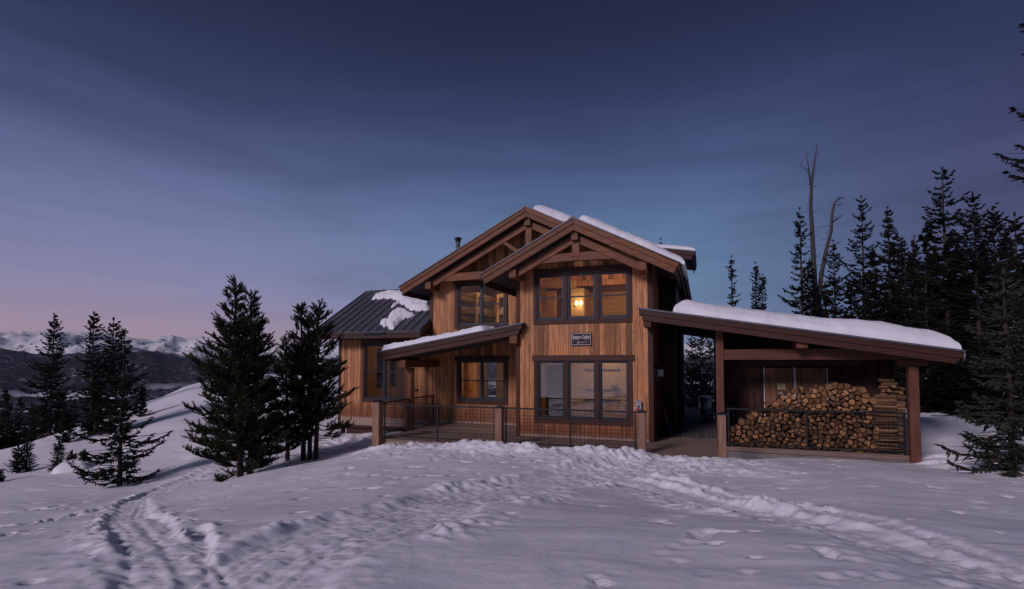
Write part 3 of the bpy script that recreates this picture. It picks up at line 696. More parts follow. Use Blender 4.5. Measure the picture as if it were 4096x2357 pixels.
# --- corrugated iron: right part of the main body
def corrugated(name, p0, p1, z0, ztop, parent, out, pitch=.068, amp=.011, mat=None):
    """upright corrugations between p0 and p1 (x,y); ztop function of distance fraction; out = outward normal"""
    p0 = np.array(p0, float); p1 = np.array(p1, float); L = np.linalg.norm(p1 - p0); n = int(L / pitch * 8)
    V = []; F = []
    for i in range(n + 1):
        f = i / n; q = p0 + (p1 - p0) * f; h = amp * math.sin(2 * math.pi * f * L / pitch)
        for zq in (z0, ztop(f)):
            V.append((q[0] + out[0] * h, q[1] + out[1] * h, zq))
    for i in range(n + 1):
        f = i / n; q = p0 + (p1 - p0) * f
        for zq in (z0, ztop(f)): V.append((q[0] - out[0] * .03, q[1] - out[1] * .03, zq))
    k = 2 * (n + 1)
    for i in range(n):
        a = 2 * i; F.append((a, a + 2, a + 3, a + 1)); b = k + a; F.append((b, b + 1, b + 3, b + 2)); F.append((a + 1, a + 3, b + 3, b + 1)); F.append((a, b, b + 2, a + 2))
    return np_mesh(name, V, F, mat or M['rust'], parent, smooth=True)
RX = -.87
c1 = corrugated('corrugated_wall', (BX1, YM), (RX, YM), 0, lambda f: 5.5, cabin, (0, -1)); c1['label'] = 'rusty corrugated wall at the passage'
corrugated('corrugated_wall', (RX, YM + .03), (RX, YK), -.3, lambda f: 6.2, cabin, (1, 0))
MB().box(RX - .07, RX + .02, YM - .022, YM + .06, 0, 5.4).build('corner_flashing', M['steel'], cabin)
MB().box(RX + .012, RX + .03, YM + .25, YM + 1.0, 3.9, 5.1).build('side_window', M['frame'], cabin)
for yy_ in (YM + .25, YM + 1.0): MB().box(RX + .012, RX + .045, yy_ - .03, yy_ + .03, 3.85, 5.15).build('window_flashing', M['galv'], cabin)

# ------------------------------------------------------------------ roofs
def gable_roof(name, xc, zc, slope, hl, hr, y0, y1, par):
    """deck, metal sheet and front barge boards for a gable facing -Y"""
    zl, zr = zc - slope * hl, zc - slope * hr
    m = MB(); t = .15
    m.prism([(xc - hl + .02, zl - .045), (xc, zc - .045), (xc + hr - .02, zr - .045), (xc + hr - .02, zr - .045 - t), (xc, zc - .045 - t), (xc - hl + .02, zl - .045 - t)], y0 + .10, y1)
    o = m.build(name, M['soffit'], par)
    mt = MB(); mt.prism([(xc - hl - .03, zl - .015), (xc, zc), (xc + hr + .03, zr - .015), (xc + hr + .03, zr - .044), (xc, zc - .044), (xc - hl - .03, zl - .044)], y0 - .03, y1)
    mt.build('roof_sheet', M['metal'], o)
    # seams across the sheet and a ridge cap
    k = y0 + .42
    while k < y1:
        for s_, hh in ((-1, hl), (1, hr)):
            MB().bar((xc + s_ * .08, k, zc - .04 * slope + .012), (xc + s_ * hh, k, zc - slope * hh + .008), .022, .035, ch=.003).build('roof_seam', M['metal'], o)
        k += .42
    MB().prism([(xc - .14, zc - .14 * slope + .03), (xc, zc + .035), (xc + .14, zc - .14 * slope + .03), (xc + .14, zc - .14 * slope), (xc, zc + .005), (xc - .14, zc - .14 * slope)], y0 - .035, y1).build('ridge_cap', M['metal'], o)
    a, b, bb = .155, .195, .05
    def barge(x0, x1, d0, d1, yf, yb, mat, endx):
        z = lambda x: zc - slope * abs(x - xc)
        e = .10 if endx < xc else -.10
        poly = [(x0, z(x0) - d0), (x1, z(x1) - d0), (x1, z(x1) - d1), (x0, z(x0) - d1)]
        if endx == x0: poly[3] = (x0 + .09, z(x0 + .09) - d1)
        else: poly[2] = (x1 - .09, z(x1 - .09) - d1)
        MB().prism(poly, yf, yb).build('barge_board', mat, o, bev=.006)
    xl, xr = xc - hl, xc + hr
    barge(xl, xc - .001, .045, .045 + a, y0, y0 + .06, M['timber_l'], xl); barge(xc + .001, xr, .045, .045 + a, y0, y0 + .06, M['timber_r'], xr)
    barge(xl + .08, xc - .001, .045 + a - .01, .045 + a + b, y0 + .035, y0 + .10, M['timber_l'], xl + .08); barge(xc + .001, xr - .08, .045 + a - .01, .045 + a + b, y0 + .035, y0 + .10, M['timber_r'], xr - .08)
    # eave fascias run back from the barge ends
    for xe, ze, s_ in ((xl, zl, 1), (xr, zr, -1)):
        f = MB(); f.box(min(xe, xe + s_ * .04), max(xe, xe + s_ * .04), y0 + .062, y1, ze - .20, ze - .046); f.build('fascia_board', M['trim_y'], o, bev=.005)
        f = MB(); q = xe + s_ * .08; f.box(min(q, q + s_ * .04), max(q, q + s_ * .04), y0 + .102, y1, ze - .36, ze - .16); f.build('fascia_board', M['trim_y'], o, bev=.005)
    return o
bay_roof = gable_roof('bay_roof', -3.65, 6.80, .515, 3.06, 3.06, 15.5, 18.7, cabin)
main_roof = gable_roof('main_roof', -6.02, 8.11, .508, 5.30, 5.50, 18.1, 27.0, cabin)

def truss(name, Y, pts, par):
    """timber members given in the photograph on the plane Y: (x0,y0,x1,y1,depth,material)"""
    root = None
    for nm, (ax, ay), (bx, by), h, w, mat in pts:
        a = P(ax, ay, Y=Y); b = P(bx, by, Y=Y)
        o = MB().bar(a, b, w, h, ch=.01).build(nm if root else name, M[mat], par if root is None else root)
        if root is None: root = o
    return root
# truss in the bay gable: collar first, then rafters and king post
def bar_xz(mb, x0, z0, x1, z1, Y, w, h): mb.bar((x0, Y, z0), (x1, Y, z1), w, h, ch=.01)
def rafter_pair(root, xc, zc, slope, dx_l, dx_r, Y, h, drop, names=('rafter',)):
    for s_, dx, mat in ((-1, dx_l, 'timber_l'), (1, dx_r, 'timber_r')):
        z0 = zc - drop; x1 = xc + s_ * dx; z1 = z0 - slope * dx
        MB().prism([(xc, z0), (x1, z1), (x1, z1 - h), (xc, z0 - h)], Y, Y + .14).build('rafter', M[mat], root, bev=.008)
# collar with a cambered lower edge
m = MB(); x0, x1 = -5.12, -2.18
m.prism([(x0, 5.55), (-4.15, 5.78), (-3.15, 5.78), (x1, 5.55), (-2.6, 5.50), (-3.65, 5.535), (-4.7, 5.50)], 15.83, 15.96)
bay_truss = m.build('gable_truss', M['timber_x'], cabin, bev=.008)
rafter_pair(bay_truss, -3.65, 6.80, .515, 1.98, 1.98, 15.80, .26, .45)
MB().box(-3.77, -3.53, 15.815, 15.955, 5.66, 6.2).build('king_post', M['timber_z'], bay_truss, bev=.008)
def purlin(par, x, z, w, h, y0, y1): return MB().box(x - w / 2, x + w / 2, y0, y1, z - h / 2, z + h / 2).build('purlin', M['timber_y'], par, bev=.01)
purlin(bay_roof, -3.65, 6.28, .22, .30, 15.66, 17.5); purlin(bay_roof, -5.66, 5.22, .24, .27, 15.66, 16.6); purlin(bay_roof, -1.64, 5.22, .24, .27, 15.66, 16.6)
# truss in the main gable
m = MB(); m.prism([(-10.05, 5.58), (-8.9, 5.86), (-7.0, 5.88), (-5.2, 5.88), (-5.2, 5.62), (-7.0, 5.60), (-9.0, 5.56)], 18.43, 18.57)
main_truss = m.build('gable_truss', M['timber_x'], cabin, bev=.008)
rafter_pair(main_truss, -6.02, 8.11, .508, 4.22, 2.6, 18.40, .27, .46)
MB().box(-6.14, -5.90, 18.415, 18.555, 5.8, 7.5).build('king_post', M['timber_z'], main_truss, bev=.008)
MB().bar((-7.05, 18.485, 6.95), (-6.15, 18.485, 6.3), .12, .14, ch=.01).build('strut', M['timber_r'], main_truss)
purlin(main_roof, -6.02, 7.58, .24, .30, 18.26, 19.2); purlin(main_roof, -10.12, 5.42, .26, .28, 18.26, 19.1)

# wing roof, ridge along X, slope towards the front
wr0, wr1 = -15.62, main_x0 + .04
ye, ze, yr, zr = 18.14, 3.66, 22.0, 5.89
sl = (zr - ze) / (yr - ye); yb_ = 2 * yr - ye
m = MB(); m.prism([(ye + .04, ze - .05), (yr, zr - .05), (yb_ - .04, ze - .05), (yb_ - .04, ze - .2), (yr, zr - .2), (ye + .04, ze - .2)], wr0 + .06, wr1 - .06, 'x')
wing_roof = m.build('wing_roof', M['soffit'], cabin)
MB().prism([(ye - .03, ze - .02), (yr, zr), (yb_ + .03, ze - .02), (yb_ + .03, ze - .048), (yr, zr - .048), (ye - .03, ze - .048)], wr0, wr1, 'x').build('roof_sheet', M['metal'], wing_roof)
nse = 13
for k in range(nse + 1):
    xx = wr0 + .02 + (wr1 - wr0 - .05) * k / nse
    MB().bar((xx, ye - .03, ze + .004), (xx, yr - .03, zr + .006), .024, .05, ch=.003).build('roof_seam', M['metal'], wing_roof)
MB().prism([(yr - .16, zr - .07), (yr, zr + .045), (yr + .16, zr - .07), (yr + .16, zr - .095), (yr, zr + .02), (yr - .16, zr - .095)], wr0 - .02, wr1, 'x').build('ridge_cap', M['metal'], wing_roof)
tbox('fascia_board', M['trim_x'], wing_roof, wr0 + .02, wr1 - .02, ye, ye + .04, ze - .155, ze - .05)
tbox('fascia_board', M['trim_x'], wing_roof, wr0 + .08, wr1 - .05, ye + .05, ye + .09, ze - .29, ze - .13)
for xa in (wr0 + .005, wr1 - .045):
    m = MB(); m.prism([(ye + .002, ze - .052), (yr, zr - .052), (yr, zr - .30), (ye + .06, ze - .29)], xa, xa + .04, 'x'); m.build('barge_board', M['trim_y'], wing_roof, bev=.005)
m = MB().box(-12.95, -11.95, ye - .05, ye - .004, ze - .125, ze - .06)
for k in range(9): m.box(-12.93 + k * .11, -12.86 + k * .11, ye - .06, ye - .051, ze - .12, ze - .065)
snowguard = m.build('eave_heater', M['steel'], wing_roof)
# flue behind the main roof
pf = P(1832, 1000, Y=23.5)
flue = thing('stove_flue', 'steel stove flue with round cap rising behind the main roof', 'chimney', (pf[0], 23.5, pf[2] - 1.2))
MB().lathe([(.11, -1.0), (.11, 1.05)], (pf[0], 23.5, pf[2] - .65), 14).build('pipe', M['galv'], flue, True)
MB().lathe([(.11, 0), (.15, .02), (.15, .06), (.11, .08), (.11, .12), (.19, .13), (.19, .17), (.07, .23), (.02, .25)], (pf[0], 23.5, pf[2] + .40), 14).build('cap', M['steel'], flue, True)

# shed-roofed pieces: front barge seen from the front, slope along X
def shed_roof(name, x0, z0, x1, z1, y0, y1, par, left_end=True):
    s_ = (z1 - z0) / (x1 - x0); z = lambda x: z0 + s_ * (x - x0)
    m = MB(); m.prism([(x0 + .04, z(x0 + .04) - .05), (x1 - .04, z(x1 - .04) - .05), (x1 - .04, z(x1 - .04) - .21), (x0 + .04, z(x0 + .04) - .21)], y0 + .105, y1)
    o = m.build(name, M['soffit'], par)
    MB().prism([(x0 - .03, z(x0 - .03)), (x1 + .03, z(x1 + .03)), (x1 + .03, z(x1 + .03) - .048), (x0 - .03, z(x0 - .03) - .048)], y0 - .03, y1).build('roof_sheet', M['metal'], o)
    MB().prism([(x0, z(x0) - .049), (x1, z(x1) - .049), (x1 - .02, z(x1) - .20), (x0 + .02, z(x0) - .20)], y0, y0 + .05).build('barge_board', M['trim_x'], o, bev=.006)
    MB().prism([(x0 + .07, z(x0 + .07) - .19), (x1 - .07, z(x1 - .07) - .19), (x1 - .15, z(x1 - .15) - .36), (x0 + .12, z(x0 + .12) - .36)], y0 + .03, y0 + .103).build('barge_board', M['trim_x'], o, bev=.006)
    for xe, q in ((x0, 1), (x1, -1)):
        ze_ = z(xe); f = MB(); f.box(min(xe, xe + q * .04), max(xe, xe + q * .04), y0 + .052, y1, ze_ - .21, ze_ - .055); f.build('fascia_board', M['trim_y'], o, bev=.005)
        xq = xe + q * .08; f = MB(); f.box(min(xq, xq + q * .04), max(xq, xq + q * .04), y0 + .106, y1, z(xq) - .35, z(xq) - .17); f.build('fascia_board', M['trim_y'], o, bev=.005)
    return o
porch_roof = shed_roof('porch_roof', -11.0, 2.79, -5.52, 3.69, 16.2, YM, cabin)
MB().box(-10.24, -9.98, 16.42, YM, 2.22, 2.50).build('beam', M['timber_y'], porch_roof, bev=.008)
MB().box(-5.98, -5.72, 16.26, YB - .03, 3.02, 3.30).build('beam', M['timber_y'], porch_roof, bev=.008)
MB().box(-10.24, -9.98, 16.82, 17.08, 0.0, 2.21).build('post', M['timber_z'], porch_roof, bev=.012)
# dormer on the right slope of the main roof
dorm = shed_roof('dormer_roof', -3.2, 7.32, -.26, 6.82, 22.0, 25.6, cabin)
MB().box(-3.0, RX - .1, 22.5, 25.2, 6.0, 6.75).build('dormer_wall', M['siding'], cabin)

# ------------------------------------------------------------------ sign, box and fittings on the bay
sx0, sx1, sz0, sz1 = -3.965, -3.30, 2.93, 3.335; sy = YB - .03
sign = thing('name_sign', 'dark wooden name board reading Sisters Cabin on the bay front', 'sign', ((sx0 + sx1) / 2, sy, sz0))
MB().box(sx0, sx1, sy - .03, sy + .028, sz0, sz1).build('board', M['sign'], sign, bev=.006)
m = MB(); b_ = .012; q = sy - .033
for a in [(sx0 + .02, sx1 - .02, sz0 + .02, sz0 + .02 + b_), (sx0 + .02, sx1 - .02, sz1 - .02 - b_, sz1 - .02), (sx0 + .02, sx0 + .02 + b_, sz0 + .02 + b_, sz1 - .02 - b_), (sx1 - .02 - b_, sx1 - .02, sz0 + .02 + b_, sz1 - .02 - b_)]: m.box(a[0], a[1], q, q + .002, a[2], a[3])
m.build('border', M['letter'], sign)
def text(body, x, z, size, sx, y, mat, parent, name='lettering', bold=.0):
    c = bpy.data.curves.new(name, 'FONT'); c.body = body; c.size = size; c.align_x = 'CENTER'; c.extrude = .0012; c.offset = bold
    o = bpy.data.objects.new(name, c); COL.objects.link(o)
    me = bpy.data.meshes.new_from_object(o.evaluated_get(bpy.context.evaluated_depsgraph_get())); bpy.data.objects.remove(o)
    me.transform(Matrix.Translation((x, y, z)) @ Matrix.Rotation(math.pi / 2, 4, 'X') @ Matrix.Diagonal((sx, 1, 1, 1)))
    me.materials.clear(); me.materials.append(mat)
    return link(bpy.data.objects.new(name, me), parent)
cx_ = (sx0 + sx1) / 2
text('Sisters Cabin', cx_, sz0 + .225, .145, .74, q, M['letter'], sign, bold=.0022)
text('ELEV. 11,445', cx_ - .165, sz0 + .178, .034, 1.0, q, M['letter'], sign); text('EST. 2019', cx_ + .175, sz0 + .178, .034, 1.0, q, M['letter'], sign)
text('SUMMIT HUTS', cx_ + .085, sz0 + .085, .048, .75, q, M['letter'], sign)
m = MB(); N = 22
for k in range(N):
    a0, a1 = math.pi * .30 + 2 * math.pi * .86 * k / N, math.pi * .30 + 2 * math.pi * .86 * (k + 1) / N
    m.bar((cx_ - .085 + .035 * math.cos(a0), q, sz0 + .10 + .035 * math.sin(a0)), (cx_ - .085 + .035 * math.cos(a1), q, sz0 + .10 + .035 * math.sin(a1)), .008, .002, up=(0, 1, 0), ch=.0005)
pk = [(-.024, -.018), (-.008, .018), (.0, -.004), (.010, .014), (.022, -.020)]
for (ax, az), (bx, bz) in zip(pk[:-1], pk[1:]): m.bar((cx_ - .085 + ax, q, sz0 + .10 + az), (cx_ - .085 + bx, q, sz0 + .10 + bz), .008, .002, up=(0, 1, 0), ch=.0005)
m.build('emblem', M['letter'], sign)

pb = P(2555, 1637, Y=YB - .06); bx, bz = pb[0], pb[2]
eb = thing('electrical_box', 'grey electrical disconnect box with conduit on the bay corner', 'electrical box', (bx, YB - .06, bz - .1))
MB().box(bx - .095, bx + .085, YB - .12, YB - .002, bz - .02, bz + .24).build('enclosure', M['greybox'], eb, bev=.012)
MB().box(bx - .10, bx + .09, YB - .135, YB - .121, bz + .20, bz + .255).build('lid', M['greybox'], eb, bev=.006)
MB().box(bx - .02, bx + .025, YB - .124, YB - .121, bz + .03, bz + .20).build('switch_plate', M['ink'], eb)
MB().box(bx - .012, bx + .017, YB - .14, YB - .125, bz + .13, bz + .18).build('toggle', M['white'], eb)
MB().box(bx - .07, bx + .05, YB - .1235, YB - .121, bz - .01, bz + .035).build('warning_label', M['red'], eb)
MB().tube([(bx + .0, YB - .05, bz + .25), (bx + .0, YB - .05, bz + .29)], .03, 10).build('cap', M['galv'], eb, True)
MB().tube([(bx - .095, YB - .06, bz + .03), (bx - .14, YB - .06, bz + .03)], .025, 10).build('fitting', M['white'], eb, True)
MB().tube([(bx - .0, YB - .05, bz - .02), (bx - .0, YB - .05, .02)], .013, 8).build('conduit', M['white'], eb, True)

# ------------------------------------------------------------------ deck
deck = thing('deck', 'brown boarded deck in front of the cabin and through the passage', 'deck', (-4, 14.5, -.2))
PD = .142
fr = MB(); y = 14.36; k = 0
DX0, DX1 = -9.78, .40
while y < YM:
    e = min(y + PD, YM); runs = []
    if e <= YB + .01: runs = [(DX0, DX1)]
    elif e <= 17.9: runs = [(DX0, BX0 - .02), (BX1 + .01, DX1)]
    else: runs = [(DX0 - .5, BX0 - .02)]
    for a, b in runs:
        MB().bar((a, (y + e) / 2, -.0125 + rng.uniform(-.0015, .0015)), (b, (y + e) / 2, -.0125), e - y - .006, .025, ch=.004).build('deck_board', M['deckx'], deck)
    y = e
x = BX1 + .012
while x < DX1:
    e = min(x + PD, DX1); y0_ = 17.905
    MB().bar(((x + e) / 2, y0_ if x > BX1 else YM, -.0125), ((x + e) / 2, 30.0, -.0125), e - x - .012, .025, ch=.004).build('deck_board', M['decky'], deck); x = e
y = 16.32
while y < 18.2:
    MB().bar((.415, y + PD / 2, -.0125), (5.0, y + PD / 2, -.0125), PD - .006, .025, ch=.004).build('deck_board', M['deckx'], deck); y += PD
MB().box(DX0 + .01, DX1 - .01, 14.40, 14.44, -.24, -.028).build('rim_board', M['deckx'], deck, bev=.004)
MB().box(.42, 5.02, 16.34, 16.38, -.12, -.028).build('rim_board', M['deckx'], deck, bev=.004)
MB().box(.6, 4.96, 16.30, 16.338, -.34, -.125).build('sleeper', M['sleeper'], deck, bev=.015)
MB().box(DX0 + .05, DX1 - .05, 14.45, 30, -.4, -.10).box(.45, 4.98, 16.4, 18.2, -.4, -.10).box(-10.2, -9.75, 17.95, YM, -.4, -.1).build('substructure', M['sleeper'], deck)

# newel posts
def newel(x, y, ztop, label, w=.21, zb=-.6):
    t = thing('newel_post', label, 'post', (x, y, zb), 'wooden railing posts')
    MB().box(x - w / 2, x + w / 2, y - w / 2, y + w / 2, zb, ztop).build('shaft', M['newel'], t, bev=.012)
    m = MB(); a = w / 2 + .025
    m.add([(x - a, y - a, ztop + .002), (x + a, y - a, ztop + .002), (x + a, y + a, ztop + .002), (x - a, y + a, ztop + .002), (x - a, y - a, ztop + .02), (x + a, y - a, ztop + .02), (x + a, y + a, ztop + .02), (x - a, y + a, ztop + .02), (x, y, ztop + .07)],
          [(3, 2, 1, 0), (0, 1, 5, 4), (1, 2, 6, 5), (2, 3, 7, 6), (3, 0, 4, 7), (4, 5, 8), (5, 6, 8), (6, 7, 8), (7, 4, 8)])
    m.build('cap', M['frame'], t); return t
newel(-9.66, 14.28, 1.16, 'wooden corner post with peaked cap at the far end of the front railing', .25)
newel(-5.56, 14.28, 1.09, 'wooden post with cap between the two front railing panels', .21)
newel(-1.54, 14.28, 1.09, 'wooden post with cap below the grey electrical box', .19)
newel(.41, 14.28, 1.10, 'wooden post with cap at the passage in front of the woodshed', .19)

def railing(label, p0, p1, ztop=1.08, zbot=.10, mids=(0.5,), out=(0, -1), down=.0, grid=.102, ends=True, zfoot=-.06):
    t = thing('deck_railing', label, 'railing', ((p0[0] + p1[0]) / 2, (p0[1] + p1[1]) / 2, 0), 'black steel railings')
    a = Vector((p0[0], p0[1], 0)); b = Vector((p1[0], p1[1], 0)); d = (b - a); L = d.length; d.normalize()
    up = Vector((0, 0, 1))
    MB().bar(a + up * ztop, b + up * ztop, .05, .046, ch=.003).build('top_rail', M['steel'], t)
    MB().bar(a + up * zbot, b + up * zbot, .038, .038, ch=.003).build('bottom_rail', M['steel'], t)
    for f in ([0.06, L - .06] if ends else []) + [L * q for q in mids]:
        q = a + d * f; MB().bar(q + up * zfoot, q + up * (ztop - .022), .042, .042, up=(d.x, d.y, 0), ch=.003).build('upright', M['steel'], t)
    m = MB(); n = int(L / grid); r = .0048
    for k in range(1, n):
        q = a + d * (L * k / n); m.tube([q + up * zbot, q + up * ztop], r, 4, cap=False)
    nz_ = int((ztop - zbot) / grid)
    for k in range(1, nz_ + 1):
        z = zbot + (ztop - zbot) * k / (nz_ + 1); m.tube([a + up * z, b + up * z], r, 4, cap=False)
    m.build('wire_mesh', M['steel'], t); return t
railing('black steel mesh railing along the deck under the kitchen window', (-9.52, 14.36), (-5.67, 14.36), mids=(.5,))
railing('black steel mesh railing along the deck before the big bay window', (-5.45, 14.36), (-1.66, 14.36), mids=(.52,))
railing('short black mesh railing from the corner post back to the porch post', (-9.74, 14.45), (-10.06, 16.80), mids=())
railing('short black mesh railing from the porch post back to the house wall', (-10.11, 17.10), (-10.16, 18.90), mids=())
railing('long black mesh railing in front of the firewood', (.58, 16.38), (4.93, 16.38), mids=(.47,))
railing('distant black mesh railing closing the far end of the passage', (-3.0, 29.9), (3.0, 29.9), mids=(.35, .62))

# ------------------------------------------------------------------ woodshed
shed = thing('woodshed', 'open fronted woodshed with red timber posts, lean-to roof and rusty iron walls', 'shed', (2.7, 16.4, 0))
shed_roof_o = shed_roof('lean_to_roof', -1.74, 3.99, 5.87, 2.70, 15.6, 24.6, shed)
szz = lambda x: 3.99 - 1.29 / 7.61 * (x + 1.74)
MB().box(.33, .54, 16.26, 16.47, -.02, szz(.43) - .24).build('post', M['redtimber_z'], shed, bev=.012)
MB().box(4.935, 5.155, 16.2, 16.42, -.5, 2.30).build('post', M['redtimber_z'], shed, bev=.012)
MB().box(.542, 5.45, 16.27, 16.46, 2.47, 2.77).build('beam', M['redtimber_x'], shed, bev=.01)
MB().box(4.72, 5.36, 16.23, 16.40, 2.305, 2.465).build('corbel', M['redtimber_x'], shed, bev=.01)
MB().box(2.32, 2.60, 15.75, 16.5, 2.775, szz(2.6) - .22).build('purlin', M['redtimber_z'], shed, bev=.01)
MB().box(-1.62, -1.40, 15.68, 16.44, 3.42, 3.64).build('purlin', M['trim_y'], shed, bev=.01)
YS = 18.1
bw = corrugated('back_wall', (.40, YS), (5.15, YS), 0, lambda f: szz(.4 + 4.75 * f) - .22, shed, (0, -1)); bw['label'] = 'rusty corrugated back wall of the woodshed'
corrugated('side_wall', (.43, 16.5), (.43, 24.4), -.05, lambda f: szz(.43) - .22, shed, (-1, 0))
# sliding doors on the back wall
for a, b in ((1.76, 2.56), (2.62, 3.44)):
    d = MB().box(a, b, YS - .075, YS - .03, .02, 2.24).build('sliding_door', M['steel'], shed)
    n = 5
    for k in range(n):
        p = a + (b - a) * k / n; q = a + (b - a) * (k + 1) / n
        MB().bar(((p + q) / 2, YS - .085, .03), ((p + q) / 2, YS - .085, 2.22), .02, q - p - .005, up=(1, 0, 0), ch=.003).build('door_board', M['doorwood'], d)
    tbox('edge_strip', M['white'], d, a - .022, a, YS - .10, YS - .03, .02, 2.25, .002)
tbox('edge_strip', M['white'], shed, 3.445, 3.465, YS - .10, YS - .03, .02, 2.25, .002)
tbox('edge_strip', M['white'], shed, 2.565, 2.59, YS - .10, YS - .03, .02, 2.25, .002)
tbox('door_track', M['trim_x'], shed, 1.05, 4.35, YS - .11, YS - .02, 2.29, 2.46)
for nm, lab, (u0, v0, u1, v1), mat in (('notice', 'yellow paper notice pinned on the woodshed door', (3110, 1535, 3141, 1558), 'ypaper'), ('notice', 'white printed sheet pinned low on the woodshed door', (3115, 1572, 3147, 1602), 'paper')):
    a = P(u0, v1, Y=YS - .1); b = P(u1, v0, Y=YS - .1)
    t = thing(nm, lab, 'notice', (a[0], YS - .1, a[2]), 'paper notices')
    MB().box(a[0], b[0], YS - .099, YS - .0965, a[2], b[2]).build('sheet', M[mat], t)
    m = MB()
    for k in range(5): m.box(a[0] + .03, b[0] - .03 - (k % 3) * .02, YS - .1005, YS - .0995, b[2] - .03 - k * .022, b[2] - .024 - k * .022)
    m.build('printed_lines', M['ink'], t)

# ------------------------------------------------------------------ firewood
def mk_endgrain():
    t = NT('log_end_grain'); o = t.tc.outputs['Object']
    w = t.n.new('ShaderNodeTexWave'); w.wave_type = 'RINGS'; w.rings_direction = 'Y'; w.inputs['Scale'].default_value = 22; w.inputs['Distortion'].default_value = 2.5; w.inputs['Detail'].default_value = 2
    t.l.new(o, w.inputs['Vector']); nz = t.noise(t.pos, 26, 4, .6)
    c = t.mix(t.rng(w.outputs[1], .2, .9, 0, .5), (0.30, 0.165, 0.080), (0.19, 0.098, 0.045))
    c = t.mix(t.rng(nz, .45, .75, 0, .5), c, (0.18, 0.115, 0.075))
    c = t.mix(1.0, c, t.ramp(t.oi.outputs['Random'], [(0, (.28, .28, .30)), (.3, (.62, .58, .56)), (.7, (1.0, .95, .88)), (1, (1.75, 1.6, 1.4))]), 'MULTIPLY')
    t.bump(nz, .3, .006); return t.fin(c, .85, 0, .2)
def mk_logbark():
    t = NT('log_bark'); nz = t.noise(t.pos, 18, 5, .65); n2 = t.noise(t.mapping(t.pos, (2, 30, 30)), 1, 4, .6)
    c = t.ramp(nz, [(.3, (0.035, 0.022, 0.016)), (.6, (0.105, 0.064, 0.042)), (.85, (0.20, 0.13, 0.085))])
    c = t.mix(1.0, c, t.ramp(t.oi.outputs['Random'], [(0, (.6, .6, .6)), (1, (1.5, 1.4, 1.3))]), 'MULTIPLY'); t.bump(nz, .6, .02); return t.fin(c, .9, 0, .15)
def mk_split():
    t = NT('split_log_face'); off = t.vadd(t.pos, t.vadd(t.oi.outputs['Random'], (7., 13., 29.), 'MULTIPLY')); n2 = t.noise(t.mapping(off, (1.6, 24, 24)), 1.5, 5, .65)
    c = t.ramp(n2, [(.28, (0.10, 0.055, 0.032)), (.5, (0.24, 0.14, 0.078)), (.75, (0.36, 0.23, 0.135))])
    c = t.mix(1.0, c, t.ramp(t.oi.outputs['Random'], [(0, (.5, .48, .48)), (1, (1.3, 1.25, 1.15))]), 'MULTIPLY'); t.bump(n2, .5, .012); return t.fin(c, .85, 0, .2)
M['endgrain'], M['logbark'], M['split'] = mk_endgrain(), mk_logbark(), mk_split()
top_px = [(2912, 1755), (2935, 1715), (2965, 1690), (3005, 1668), (3035, 1640), (3068, 1624), (3110, 1608), (3140, 1580), (3170, 1562), (3215, 1552), (3262, 1545), (3300, 1556), (3335, 1543), (3378, 1546), (3410, 1562), (3448, 1560), (3478, 1585), (3498, 1615)]
YF = 16.52
TOP = np.array([P(a, b, Y=YF)[[0, 2]] for a, b in top_px])
xL, xR = TOP[0, 0], TOP[-1, 0]
ptop = lambda x: float(np.interp(x, TOP[:, 0], TOP[:, 1]))
_rl = random.Random(21)
pts = []
for _ in range(9000):
    x_ = _rl.uniform(xL, xR); z_ = _rl.uniform(.03, 1.75)
    if z_ > ptop(x_) - .03: continue
    if all((x_ - q[0]) ** 2 + ((z_ - q[1]) * 1.15) ** 2 > q[2] ** 2 for q in pts): pts.append((x_, z_, _rl.choice((.082, .099, .118, .138))))
pts = [(p[0], p[1]) for p in pts]
def clip(poly, nx_, nz_, c):
    o = []
    for i in range(len(poly)):
        a, b = poly[i], poly[(i + 1) % len(poly)]; da = a[0] * nx_ + a[1] * nz_ - c; db = b[0] * nx_ + b[1] * nz_ - c
        if da <= 0: o.append(a)
        if (da < 0) != (db < 0): f = da / (da - db); o.append((a[0] + (b[0] - a[0]) * f, a[1] + (b[1] - a[1]) * f))
    return o
def cell(i, pts_, shrink):
    x_, z_ = pts_[i]; R = .105
    poly = [(x_ + R * math.cos(2 * math.pi * k / 12), z_ + R * math.sin(2 * math.pi * k / 12)) for k in range(12)]
    for j, (a, b) in enumerate(pts_):
        if j == i: continue
        dx, dz = a - x_, b - z_; d = math.hypot(dx, dz)
        if d > .24: continue
        dx /= d; dz /= d; poly = clip(poly, dx, dz, x_ * dx + z_ * dz + d / 2 - shrink)
        if len(poly) < 3: return []
    return clip(poly, 0, -1, -.006)
for it in range(1):
    new = []
    for i in range(len(pts)):
        c = cell(i, pts, 0)
        if len(c) >= 3: new.append((sum(q[0] for q in c) / len(c), sum(q[1] for q in c) / len(c)))
    pts = new
